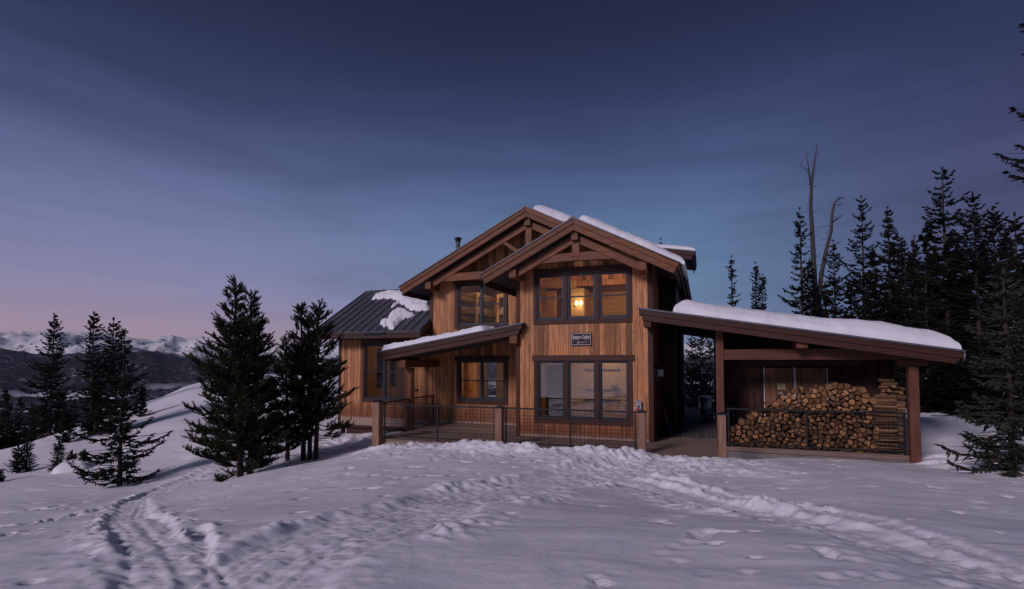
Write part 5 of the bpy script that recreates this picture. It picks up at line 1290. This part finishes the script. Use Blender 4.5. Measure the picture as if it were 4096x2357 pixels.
# snow lip and icicles on the low end of the woodshed
m = MB(); ri = random.Random(5)
def icicle(x, y, z, L): 
    mm = MB(); mm.tube([(x, y, z), (x + .004, y, z - L * .4), (x + .002, y, z - L)], [.018, .011, .002], 6); o = mm.build('icicle', M['ice'], None, True); tag(o, 'thin icicle hanging from the low end of the woodshed roof', 'icicle', 'icicles on the woodshed'); return o
t = NT('ice'); t.b.inputs['Transmission Weight'].default_value = .6; M['ice'] = t.fin((.75, .78, .85), .15, 0, .5)
for k in range(6): icicle(5.90 + ri.uniform(-.01, .02), 15.66 + k * .13 + ri.uniform(-.03, .03), 2.66, ri.uniform(.08, .28))

# dry grass at the foot of the railing
for k, (px, py) in enumerate([(2300, 1795), (2330, 1790), (2540, 1812), (2272, 1800)]):
    g = hit(px, py); m = MB()
    for j in range(4):
        a = ri.uniform(0, 6.28); L = ri.uniform(.35, .7); tx = ri.uniform(-.22, .22)
        m.tube([(g[0] + ri.uniform(-.06, .06), g[1], g[2] - .05), (g[0] + tx * .4, g[1] + .03, g[2] + L * .55), (g[0] + tx, g[1] + .05, g[2] + L)], [.003, .0025, .001], 4)
    o = m.build('dry_grass', M['straw']); tag(o, 'few dry grass stalks poking out of the snow below the bay railing', 'grass', 'dry grass stalks')

# ------------------------------------------------------------------ trees
def basis(d):
    d = d / np.maximum(np.linalg.norm(d, axis=-1, keepdims=True), 1e-9)
    ref = np.where(np.abs(d[..., 2:3]) > .9, np.array([1., 0, 0]), np.array([0, 0, 1.]))
    x = np.cross(d, ref); x /= np.linalg.norm(x, axis=-1, keepdims=True); y = np.cross(x, d)
    return d, x, y
def spindles(p, d, L, r, R):
    """three-sided spindles: p base (n,3), d unit dir, L length, r radius -> verts, tris"""
    n = len(p); d, x, y = basis(d); V = np.zeros((n, 5, 3)); V[:, 0] = p; V[:, 4] = p + d * L[:, None]
    ph = R.random(n) * 6.28
    for k in range(3):
        a = ph + k * 2.094; rr = r * (.75 + .5 * R.random(n)); q = (.3 + .3 * R.random(n)) * L
        V[:, 1 + k] = p + d * q[:, None] + (x * np.cos(a)[:, None] + y * np.sin(a)[:, None]) * rr[:, None]
    T = np.array([(0, 1, 2), (0, 2, 3), (0, 3, 1), (4, 2, 1), (4, 3, 2), (4, 1, 3)])
    F = (np.arange(n)[:, None, None] * 5 + T[None]).reshape(-1, 3)
    return V.reshape(-1, 3), F
def needles(p, d, L, w, R):
    """single needle-spray triangles"""
    n = len(p); d, x, y = basis(d); a = R.random(n) * 6.28; s = x * np.cos(a)[:, None] + y * np.sin(a)[:, None]
    V = np.stack([p - s * w[:, None] * .5, p + s * w[:, None] * .5, p + d * L[:, None]], 1)
    return V.reshape(-1, 3), np.arange(3 * n).reshape(-1, 3)
def joinm(parts):
    V = []; F = []; b = 0
    for v, f in parts: V.append(v); F.append(f + b); b += len(v)
    return np.concatenate(V), np.concatenate(F)
def limb(p0, p1, r0, r1, n=3, sagz=0.0):
    ts = np.linspace(0, 1, 4); pts = [p0 + (p1 - p0) * t + np.array([0, 0, -sagz * math.sin(math.pi * t)]) for t in ts]
    m = MB(); m.tube(pts, [r0 + (r1 - r0) * t for t in ts], n, cap=False); V = np.array(m.v); F = np.array(m.f)
    return V, np.concatenate([F[:, [0, 1, 2]], F[:, [0, 2, 3]]])
def trunk_mesh(h, r0, R, lean=(0, 0), n=8, wob=.05, top=.012):
    ts = np.linspace(0, 1, 9); pts = []; rad = []
    for t in ts: pts.append((lean[0] * t + wob * math.sin(t * 5 + R.random()) * t * .5, lean[1] * t + wob * math.cos(t * 4) * t * .5, h * t - .25 * (t == 0))); rad.append(r0 * (1 - t) ** .8 + top)
    rad[0] *= 1.25
    m = MB(); m.tube(pts, rad, n); return m, np.array(pts)
def spruce_data(h, Rb, seed, crown0=.08, dens=1.0, gap=.15, droop=.25, power=.85, twig=.30, tr=.030, fine=False, irr=.4):
    R = np.random.default_rng(seed); parts = []; wood_ = []
    tm, tp = trunk_mesh(h, .008 * h + .02, R)
    z = crown0 * h; dz = .205 / dens * (h / 8) ** .4
    ph = R.random(8) * 6.28; sec = R.random((int(h / .6) + 3, 6))       # patches of the crown that are thin or bare
    while z < h * .985:
        f = (z - crown0 * h) / (h * (1 - crown0)); n = 5 if f < .6 else 4
        base_a = R.random() * 6.28
        Lmax = Rb * ((1 - f) ** power) * (.55 + .45 * min(1, f / .10 + .3)) + .09
        ring = 1 - irr * .45 * R.random()
        for k in range(n):
            a = base_a + 6.28 * k / n + (R.random() - .5) * .8
            thin = sec[int(z / .6), int((a % 6.28) / 6.2832 * 5.999)]
            if R.random() < gap * .8 + (.4 * (thin < irr * .4)): continue
            L = Lmax * ring * (.75 + .5 * thin) * ((.40 + .3 * R.random()) if R.random() < .5 else (1 - irr * .5 + irr * .85 * R.random()))
            if L < .06: continue
            zc = z + (R.random() - .5) * dz * .9
            cx = np.interp(zc, tp[:, 2], tp[:, 0]); cy = np.interp(zc, tp[:, 2], tp[:, 1])
            el0 = .45 * f ** 1.5 - droop * (1 - f) + (R.random() - .5) * .25
            m = max(4, int(L / (.075 if fine else .11))); s = (np.arange(m) + R.random(m) * .6) / m
            s = .12 + .88 * s
            hd = np.array([math.cos(a), math.sin(a), 0])
            zz = (math.tan(el0) * s - .10 * np.sin(np.pi * s) + .24 * s ** 3) * L
            bend = (R.random() - .5) * .35 * L; sd_ = np.array([-hd[1], hd[0], 0])
            pts = np.array([cx, cy, zc]) + hd * (s * L)[:, None] + sd_ * (bend * s ** 2)[:, None]; pts[:, 2] += zz
            if L > .4: wood_.append(limb(np.array([cx, cy, zc]), pts[-1], .010 + .008 * L, .003))
            tl = twig * (.25 + .95 * (1 - s) ** .7 * np.minimum(1, s * 3)) * min(1, .35 + L * .5) * (.6 + .7 * R.random(m))
            for sg in (-1, 1):
                ang = sg * (.65 + .45 * R.random(m)); dd = np.stack([np.cos(a + ang), np.sin(a + ang), -.20 + .30 * s + (R.random(m) - .5) * .45], 1)
                kp = R.random(m) < .85
                parts.append(spindles(pts[kp], (dd / np.linalg.norm(dd, axis=1, keepdims=True))[kp], tl[kp], (tr * (.7 + .5 * R.random(m)))[kp], R))
                if fine:
                    for q in (.3, .55, .8):
                        bb = pts + dd * (tl * q)[:, None]; d2 = dd + (R.random((m, 3)) - .5) * 1.6; parts.append(needles(bb, d2, np.full(m, .07), np.full(m, .018), R))
            dd = np.tile(hd + np.array([0, 0, .2]), (m, 1)) + (R.random((m, 3)) - .5) * .5
            parts.append(spindles(pts, dd, np.full(m, .13 + .05 * L), np.full(m, tr), R))
            kp = R.random(m) < .6; dd = np.tile(hd * .5 + np.array([0, 0, -.8]), (m, 1)) + (R.random((m, 3)) - .5) * .9
            parts.append(spindles(pts[kp], dd[kp], (np.full(m, .10 + .06 * L) * (.4 + R.random(m)))[kp], np.full(m, tr * .8)[kp], R))
        z += dz * (.65 + .7 * R.random())
    # leader
    p = np.array([[tp[-1, 0], tp[-1, 1], h - .1]] * 5); parts.append(spindles(p, np.array([[0, 0, 1.]] * 5) + (R.random((5, 3)) - .5) * .5, np.full(5, .28), np.full(5, .03), R))
    return tm, joinm(parts), wood_, tp
def tree_obj(kind, label, cat, loc, data, mat, group=None, bark='bark', snow=0, seed=0, tilt=(0, 0)):
    tm, (V, F), wood_, tp = data
    t = thing(kind, label, cat, loc, group); t.rotation_euler = (tilt[0], tilt[1], random.Random(seed).uniform(0, 6.28))
    o = tm.build('trunk', M[bark], None, True); o.parent = t
    c = np_mesh('crown', V, F, M[mat]); c.parent = t
    if wood_:
        v, f = joinm(wood_); b = np_mesh('branches', v, f, M[bark], smooth=True); b.parent = t; b['kind'] = 'stuff'
    if snow:
        R = np.random.default_rng(seed + 5); m = MB()
        zt = V[:, 2].max(); cand = V[(V[:, 2] < zt * .6)]
        for k in range(snow):
            q = cand[R.integers(len(cand))]; s = .025 + .06 * R.random() ** 2; n = 7
            prof = [(.3, -.25), (.85, -.05), (1.0, .12), (.75, .34), (.3, .45)]
            b = len(m.v); jx = .7 + .8 * R.random()
            m.lathe([(r_ * s, z_ * s) for r_, z_ in prof], tuple(q), n)
            for i in range(b, len(m.v)):
                vx = m.v[i]; m.v[i] = (q[0] + (vx[0] - q[0]) * jx, vx[1], vx[2])
        s_o = m.build('snow_clumps', M['roofsnow'], None, True); s_o.parent = t; s_o['kind'] = 'stuff'
    return t
def copy_tree(t, label, loc, scale, rot, group):
    r = t.copy(); COL.objects.link(r); r.location = loc; r.scale = (scale,) * 3 if not isinstance(scale, tuple) else scale; r.rotation_euler = (0, 0, rot); r['label'] = label; r['group'] = group
    for c in t.children:
        d = c.copy(); COL.objects.link(d); d.parent = r
    return r
def place(px_tip, py_tip, t, zb=None):
    """top of the tree in the photograph at distance t -> base on the snow and height"""
    q = P(px_tip, py_tip, t=t); b = gz(q[0], q[1]) if zb is None else zb
    return (q[0], q[1], b - .1), q[2] - b + .1

# --- near spruces on the left slope
q = hit(478, 1938); top = P(484, 1330, t=float(np.linalg.norm(q - np.array([0, 0, CAMZ])) / np.linalg.norm(P(478, 1938, t=1.) - np.array([0, 0, CAMZ]))))
h = top[2] - q[2]
tree_obj('spruce_tree', 'lone spruce with wide low skirts standing on the snow slope', 'tree', (q[0], q[1], q[2] - .08), spruce_data(h + .08, 1.35, 101, crown0=.05, dens=.9, gap=.10, droop=.18, power=.95, twig=.36, tr=.03, fine=True, irr=.35), 'spruce', 'spruces on the slope', snow=45, seed=101)
for i, (tx, ty, t_, Rb, lab) in enumerate([(215, 1262, 31, 1.5, 'tall dark spruce with bare twiggy top, outermost on the slope'), (378, 1256, 27, 1.25, 'tall slender spruce with dead spike top behind the lone spruce'), (452, 1280, 27.5, 1.35, 'tall spruce standing close behind the lone spruce')]):
    loc, h = place(tx, ty, t_)
    tree_obj('spruce_tree', lab, 'tree', loc, spruce_data(h, Rb, 120 + i, crown0=.04, dens=1.15, gap=.08, droop=.3, power=.62, twig=.36, tr=.045, irr=.42), 'spruce', 'spruces on the slope', seed=120 + i)
# saplings
for i, (bx_, by_, ty, lab) in enumerate([(70, 1885, 1792, 'small spruce sapling, bushier one of the pair at the slope edge'), (105, 1880, 1776, 'slim spruce sapling, taller one of the pair at the slope edge'), (228, 1892, 1778, 'sapling spruce with a tall leader beside a snow hump'), (288, 1858, 1815, 'tiny spruce sapling just behind the snow hump'), (335, 1852, 1811, 'tiny spruce sapling beside the lone spruce'), (-8, 1935, 1880, 'little sapling cut by the picture edge'), (262, 1772, 1640, 'small dense spruce at the crest below the tall pair'), (563, 1662, 1548, 'small spruce at the crest right of the lone spruce')]):
    q = hit(bx_, by_); tt = np.linalg.norm(q - np.array([0, 0, CAMZ])) / np.linalg.norm(P(bx_, by_, t=1.) - np.array([0, 0, CAMZ])); h = P(bx_, ty, t=float(tt))[2] - q[2]
    tree_obj('spruce_sapling', lab, 'tree', (q[0], q[1], q[2] - .05), spruce_data(h + .05, .24 * h + .05, 140 + i, crown0=.04, dens=2.2 if h < 1.6 else 1.5, gap=.1, droop=.0, power=1.0, twig=.12 if h < 1.6 else .26, tr=.016 if h < 1.6 else .035, irr=.35), 'spruce', 'spruce saplings on the slope', seed=140 + i, snow=3 if i == 2 else 0)
hb = hit(292, 1882); mh = MB()
nu_, nv_ = 16, 10; V = []; 
for j in range(nv_):
    for i in range(nu_):
        a = 2 * math.pi * i / nu_; f = j / (nv_ - 1); r_ = .52 * math.sqrt(max(0, 1 - (f) ** 2)) * (1 + .2 * math.sin(3 * a + 1)); V.append((hb[0] + r_ * math.cos(a) * 1.25, hb[1] + r_ * math.sin(a), hb[2] - .12 + .50 * f * (1 + .1 * math.sin(5 * a))))
F_ = [(j * nu_ + i, j * nu_ + (i + 1) % nu_, (j + 1) * nu_ + (i + 1) % nu_, (j + 1) * nu_ + i) for j in range(nv_ - 1) for i in range(nu_)]
tag(np_mesh('snow_hump', V, F_, M['snow'], smooth=True), 'rounded hump of snow over a buried sapling', 'snow')

# dark thicket beyond the crest: copies of two trees
src = [tree_obj('spruce_tree', 'dark spruce in the thicket beyond the snowy crest', 'tree', (0, 0, 0), spruce_data(8.0, 1.25, 160 + k, crown0=.03, dens=.95, gap=.06, droop=.3, power=.7, twig=.45, tr=.07, irr=.4), 'spruce', 'thicket beyond the crest', seed=160 + k) for k in range(3)]
rt = random.Random(9); first = [True] * 3
spots = [(-60, 1590, 34), (30, 1610, 36), (85, 1588, 38), (130, 1625, 34), (180, 1600, 41), (230, 1640, 38), (300, 1600, 42), (350, 1640, 40), (410, 1625, 44), (480, 1610, 46), (-20, 1650, 30), (60, 1670, 31), (140, 1665, 33), (550, 1600, 50), (-120, 1620, 38), (500, 1590, 56), (20, 1560, 50), (250, 1575, 52)]
for i, (px, py, t_) in enumerate(spots):
    loc, h = place(px, py, t_); k = i % 3; sc_ = h / 8.0; sx = max(.75, min(1.4, sc_))
    if first[k]:
        src[k].location = loc; src[k].scale = (sx, sx, sc_); first[k] = False
    else: copy_tree(src[k], src[k]['label'], loc, (sx, sx, sc_), rt.uniform(0, 6.28), 'thicket beyond the crest')

# --- pines in front of the wing
def pine_data(h, Rb, seed, crown0=.15, lean=(0, 0), asym=None, dens=1.0):
    R = np.random.default_rng(seed); parts = []; wood_ = []
    tm, tp = trunk_mesh(h, .009 * h + .02, R, lean, wob=.10)
    z = crown0 * h; tuft_p = []; tuft_d = []
    while z < h * .975:
        f = (z - crown0 * h) / (h * (1 - crown0)); n = 5 if f < .75 else 4; ba = R.random() * 6.28
        for k in range(n):
            if R.random() < .10: continue
            a = ba + 6.28 * k / n + (R.random() - .5) * .9
            L = (Rb * (1 - f) ** 1.0 * (.6 + .4 * min(1, f / .2)) + .10) * (.45 + .62 * R.random())
            if asym is not None: L *= 1 + asym[1] * max(0, math.cos(a - asym[0])) * (1 - f)
            zc = z + (R.random() - .5) * .2; c0 = np.array([np.interp(zc, tp[:, 2], tp[:, 0]), np.interp(zc, tp[:, 2], tp[:, 1]), zc])
            m = 6; s = np.linspace(0, 1, m); el = -.15 + .6 * f + (R.random() - .5) * .55
            hd = np.array([math.cos(a), math.sin(a), 0]); pts = c0 + hd * (s * L * (1 - .12 * s))[:, None]; pts[:, 2] += (math.tan(el) * s + .26 * s ** 2.6) * L
            pts += (R.random((m, 3)) - .5) * .07 * L * s[:, None]
            mm = MB(); mm.tube([tuple(p) for p in pts], [.006 + .010 * L * (1 - q) for q in s], 4, cap=False); Fq = np.array(mm.f); wood_.append((np.array(mm.v), np.concatenate([Fq[:, [0, 1, 2]], Fq[:, [0, 2, 3]]])))
            nb = max(4, int(L * 20 * dens))
            for j in range(nb):
                q = .22 + .78 * (j + R.random()) / nb; p = np.array([np.interp(q, s, pts[:, i]) for i in range(3)])
                aa = a + (R.random() - .5) * 2.6; d = np.array([math.cos(aa), math.sin(aa), .1 + 1.0 * R.random()]); d /= np.linalg.norm(d); l = (.12 + .34 * R.random() * (1.05 - .5 * q)) * min(1, .45 + L)
                e = p + d * l
                nt_ = max(2, int(l / .062))
                up = np.array([0, 0, .35])
                for i in range(nt_): w_ = (i + .5) / nt_; tuft_p.append(p + d * l * w_ + up * l * .35 * w_ * w_); tuft_d.append(d + up * w_ * 1.2)
            e = pts[-1] - pts[-2]; e /= np.linalg.norm(e)
            for i in range(4): tuft_p.append(pts[-1] + np.array([0, 0, .03 * (2 - i)]) - e * .06 * i); tuft_d.append(e + np.array([0, 0, .5]))
        z += (.10 + .24 * R.random()) / dens
    for i in range(9): tuft_p.append(np.array([tp[-1, 0], tp[-1, 1], h - .09 * i])); tuft_d.append(np.array([0, 0, 1.]))
    tp_ = np.array(tuft_p); td = np.array(tuft_d); n = len(tp_)
    parts.append(spindles(tp_ - td * .03, td, np.full(n, .12), np.full(n, .022), R))
    for k in range(8):
        rnd = (R.random((n, 3)) - .5) * 2.0; d = td * .75 + rnd; d /= np.linalg.norm(d, axis=1, keepdims=True)
        parts.append(needles(tp_ + td * ((R.random(n) - .5) * .08)[:, None], d, .058 + .030 * R.random(n), np.full(n, .015), R))
    # dead twigs on the bare bole
    for k in range(14):
        zc = crown0 * h * R.random() + .1; a = R.random() * 6.28; L = .25 + .5 * R.random(); c0 = np.array([np.interp(zc, tp[:, 2], tp[:, 0]), np.interp(zc, tp[:, 2], tp[:, 1]), zc]); wood_.append(limb(c0, c0 + np.array([math.cos(a) * L, math.sin(a) * L, -.1 * L]), .012, .003, sagz=-.05))
    return tm, joinm(parts), wood_, tp
def pine_at(bx_, by_, tx, ty, Rb, seed, label, **k):
    q = hit(bx_, by_); tt = float(np.linalg.norm(q - np.array([0, 0, CAMZ])) / np.linalg.norm(P(bx_, by_, t=1.) - np.array([0, 0, CAMZ]))); e = P(tx, ty, t=tt)
    d = pine_data(e[2] - q[2] + .1, Rb, seed, lean=(e[0] - q[0], e[1] - q[1]), **k)
    t = tree_obj('pine_tree', label, 'tree', (q[0], q[1], q[2] - .1), d, 'pine', 'pines beside the cabin', snow=16, seed=seed); t.rotation_euler = (0, 0, 0); return t
pine_at(962, 1908, 948, 1120, 2.0, 201, 'bushy pine with long low branches, tallest of the pines before the wing', crown0=.06, asym=(math.pi + .35, .45), dens=1.25)
pine_at(1000, 1892, 1012, 1166, 1.55, 202, 'second stem pine just behind the tallest bushy pine', crown0=.08, asym=(.2, .2), dens=1.2)
pine_at(1213, 1838, 1213, 1218, 1.45, 203, 'slim pine with bare lower trunk, nearer the bushy pines', crown0=.18)
pine_at(1262, 1832, 1282, 1208, 1.6, 204, 'slim pine with bare lower trunk overlapping the wing wall', crown0=.18, asym=(.0, .35))
pine_at(1238, 1834, 1244, 1262, .8, 205, 'thin pine stem between two slim pines', crown0=.3)
pine_at(1150, 1838, 1148, 1346, 1.25, 206, 'short bushy pine between the two pine clumps', crown0=.12)

# --- trees on the right, behind the woodshed
RT = [  # tip x, tip y, distance, radius, gap, power, label
    (2925, 1028, 42, .75, .30, .5, 'sparse little spruce showing over the snowy woodshed roof nearest the cabin'),
    (3020, 1053, 40, .95, .12, .6, 'dark spruce, taller of two close together above the woodshed roof'),
    (3050, 1100, 40, .85, .12, .6, 'dark spruce, shorter of two close together above the woodshed roof'),
    (3200, 837, 34, 1.5, .28, .75, 'ragged spruce with thin curled top beside the dead forked trunk'),
    (3238, 1044, 33, 1.1, .12, .7, 'dark spruce filling the foot of the dead forked trunk'),
    (3333, 968, 34, 1.15, .30, .55, 'thin spruce with crooked top right of the dead trunks'),
    (3444, 790, 33, 1.7, .18, .62, 'tall spruce standing clear between dead trunks and the thick wood'),
    (3464, 1170, 31, .9, .1, .8, 'short spruce at the foot of the clear standing tall spruce'),
    (3549, 834, 32, 1.65, .16, .85, 'slender spruce with needle sharp tip beside the tall clear one'),
    (3617, 970, 31, 1.3, .25, .6, 'mid height spruce with ragged flat top in the wood'),
    (3657, 951, 30, .95, .08, .8, 'narrow dense spruce with pointed top in the wood'),
    (3771, 676, 27, 2.0, .20, .60, 'tallest full spruce in the wood behind the woodshed'),
    (3895, 775, 25, 1.7, .12, .62, 'second tallest broad crowned spruce in the wood'),
    (3972, 834, 26, 1.3, .14, .66, 'pointed spruce overlapping the broad crowned one'),
    (3700, 1100, 24, 1.4, .12, .7, 'lower spruce before the tallest spruce, just behind the roof end'),
    (3990, 1190, 20, 1.2, .15, .7, 'low spruce under the broad crowned one near the picture edge'),
]
for i, (tx, ty, t_, Rb, gp, pw, lab) in enumerate(RT):
    loc, h = place(tx, ty, t_)
    tree_obj('spruce_tree', lab, 'tree', loc, spruce_data(h, Rb * 1.3, 300 + i, crown0=.04, dens=1.2, gap=gp, droop=.22, power=pw, twig=.42, tr=.05, irr=.62), 'spruce', 'spruces behind the woodshed', seed=300 + i, snow=16 if t_ < 32 else 0)
und = [(3600, 1290, 36), (3660, 1230, 38), (3740, 1260, 34), (3800, 1180, 37), (3860, 1250, 33), (3930, 1200, 36), (4010, 1120, 34), (4080, 1050, 32), (4130, 980, 30), (3560, 1320, 38), (3480, 1310, 40), (4060, 1280, 28), (3820, 1330, 30), (3720, 1380, 27), (3790, 1420, 24), (3880, 1400, 23), (3960, 1380, 22), (3750, 1480, 22), (3850, 1500, 21), (3920, 1490, 20), (3500, 1010, 40), (3590, 940, 42), (3640, 1030, 38), (3700, 900, 40), (3735, 1010, 36), (3820, 930, 38), (3850, 1030, 33), (3935, 980, 36), (4020, 930, 34), (4060, 860, 36), (3400, 1130, 40), (3300, 1140, 42)]
usrc = src[0]
for i, (px, py, t_) in enumerate(und):
    loc, h = place(px, py, t_); sx = max(1.1, min(1.9, h / 7)); copy_tree(src[i % 3], 'dark spruce deep in the wood behind the woodshed', loc, (sx, sx, h / 8), rt.uniform(0, 6.28), 'deep wood behind the woodshed')
# right-edge trees
q = P(4250, 1700, t=13.5); zb = gz(q[0], q[1]); h = 12.0
tree_obj('spruce_tree', 'huge dark spruce whose branch tips reach in from the picture edge', 'tree', (q[0], q[1], zb - .1), spruce_data(h, 1.45, 401, crown0=.10, dens=.75, gap=.30, droop=.12, power=.42, twig=.42, tr=.03, fine=True, irr=.6), 'spruce', 'spruces at the picture edge', seed=401)
q = hit(4050, 1893); tt = float(np.linalg.norm(q - np.array([0, 0, CAMZ])) / np.linalg.norm(P(4050, 1893, t=1.) - np.array([0, 0, CAMZ]))); h = P(4070, 1075, t=tt)[2] - q[2]
tree_obj('spruce_tree', 'grey green spruce with drooping tufted branches nearest the woodshed corner', 'tree', (q[0], q[1], q[2] - .1), spruce_data(h, 1.25, 402, crown0=.06, dens=1.0, gap=.12, droop=.30, power=.7, twig=.34, tr=.032, fine=True, irr=.4), 'bluespruce', 'spruces at the picture edge', snow=14, seed=402)
# through the passage and over the cabin roof
for i, (px, py, t_, Rb, lab) in enumerate([(2768, 1350, 36, 1.2, 'spruce seen through the passage nearest the cabin wall'), (2800, 1335, 33, 1.4, 'full spruce seen in the middle of the passage'), (2838, 1330, 38, 1.2, 'spruce seen through the passage beside the woodshed wall'), (2642, 958, 40, 1.2, 'spruce tip peeping over the snowy cabin roof')]):
    loc, h = place(px, py, t_)
    tree_obj('spruce_tree', lab, 'tree', loc, spruce_data(h, Rb, 420 + i, crown0=.10, dens=1.0, gap=.15, droop=.25, power=.6, twig=.42, tr=.045, irr=.5), 'bluespruce', 'spruces behind the cabin', seed=420 + i, snow=30 if i < 3 else 0)

# dead trunks
def snag(label, path_px, t_, r0, twigs, seed, branches=()):
    R = random.Random(seed); pts = [P(a, b, t=t_) for a, b in path_px]; g = gz(pts[0][0], pts[0][1]); base = np.array([pts[0][0], pts[0][1], g - .1]); pts = [base] + pts
    t = thing('dead_tree', label, 'tree', tuple(base), 'dead grey trunks'); L = len(pts)
    MB().tube(pts, [r0 * (1 - .93 * (i / (L - 1)) ** .9) + .008 for i in range(L)], 8).build('trunk', M['deadwood'], t, True)
    m = MB()
    for br, r in branches:
        bp_ = [P(a, b, t=t_) for a, b in br]; n = len(bp_); MB().tube(bp_, [r * (1 - .85 * i / (n - 1)) + .005 for i in range(n)], 5).build('branch', M['deadwood'], t, True)
        for k in range(3):
            i = R.randrange(1, n); a = Vector(bp_[i]); d = Vector((R.uniform(-1, 1), R.uniform(-.5, .5), R.uniform(-.1, .9))); m.tube([a, a + d * .25, a + d * .4 + Vector((0, 0, .12))], [.012, .008, .003], 4)
    for k in range(twigs):
        f = R.uniform(.25, .97) * (L - 1); i = int(f); a = Vector(pts[i]).lerp(Vector(pts[min(i + 1, L - 1)]), f - i); s = R.choice((-1, 1)); l = R.uniform(.3, 1.0) * (1.1 - f / L)
        d = Vector((s * R.uniform(.6, 1), R.uniform(-.6, .6), R.uniform(-.25, .5))).normalized(); m.tube([a, a + d * l * .6 + Vector((0, 0, -.04)), a + d * l + Vector((0, 0, R.uniform(-.05, .2)))], [.016, .010, .004], 4)
    m.build('twigs', M['deadwood'], t, True)['kind'] = 'stuff'
snag('tall dead grey trunk forking near its bare top', [(3262, 1210), (3256, 1080), (3250, 950), (3243, 830), (3246, 740), (3252, 690), (3260, 640), (3268, 580)], 34, .20, 60, 1, [([(3245, 750), (3237, 700), (3233, 660), (3224, 610)], .07), ([(3237, 690), (3220, 672), (3200, 664)], .03)])
snag('leaning dead grey trunk with a crooked forked top', [(3275, 1215), (3285, 1100), (3305, 1000), (3325, 925), (3328, 860), (3338, 810), (3356, 795), (3378, 788)], 34.5, .17, 40, 2, [([(3328, 890), (3350, 875), (3372, 860)], .06), ([(3310, 990), (3345, 975), (3368, 967)], .05), ([(3335, 820), (3360, 820), (3375, 812)], .03)])

# ------------------------------------------------------------------ mountain air
hz = MB().box(-16000, 16000, -3200, 16000, -436, 600).build('haze', None)
hm = bpy.data.materials.new('mountain_air'); hm.use_nodes = True; hm.node_tree.nodes.clear()
_o = hm.node_tree.nodes.new('ShaderNodeOutputMaterial'); _v = hm.node_tree.nodes.new('ShaderNodeVolumePrincipled')
_v.inputs['Color'].default_value = (0.72, 0.80, 1.0, 1); _v.inputs['Density'].default_value = 1.2e-5; _v.inputs['Anisotropy'].default_value = 0.0
hm.node_tree.links.new(_v.outputs[0], _o.inputs['Volume'])
hz.data.materials.clear(); hz.data.materials.append(hm)
tag(hz, 'thin blue evening haze over the valley', kind='stuff')
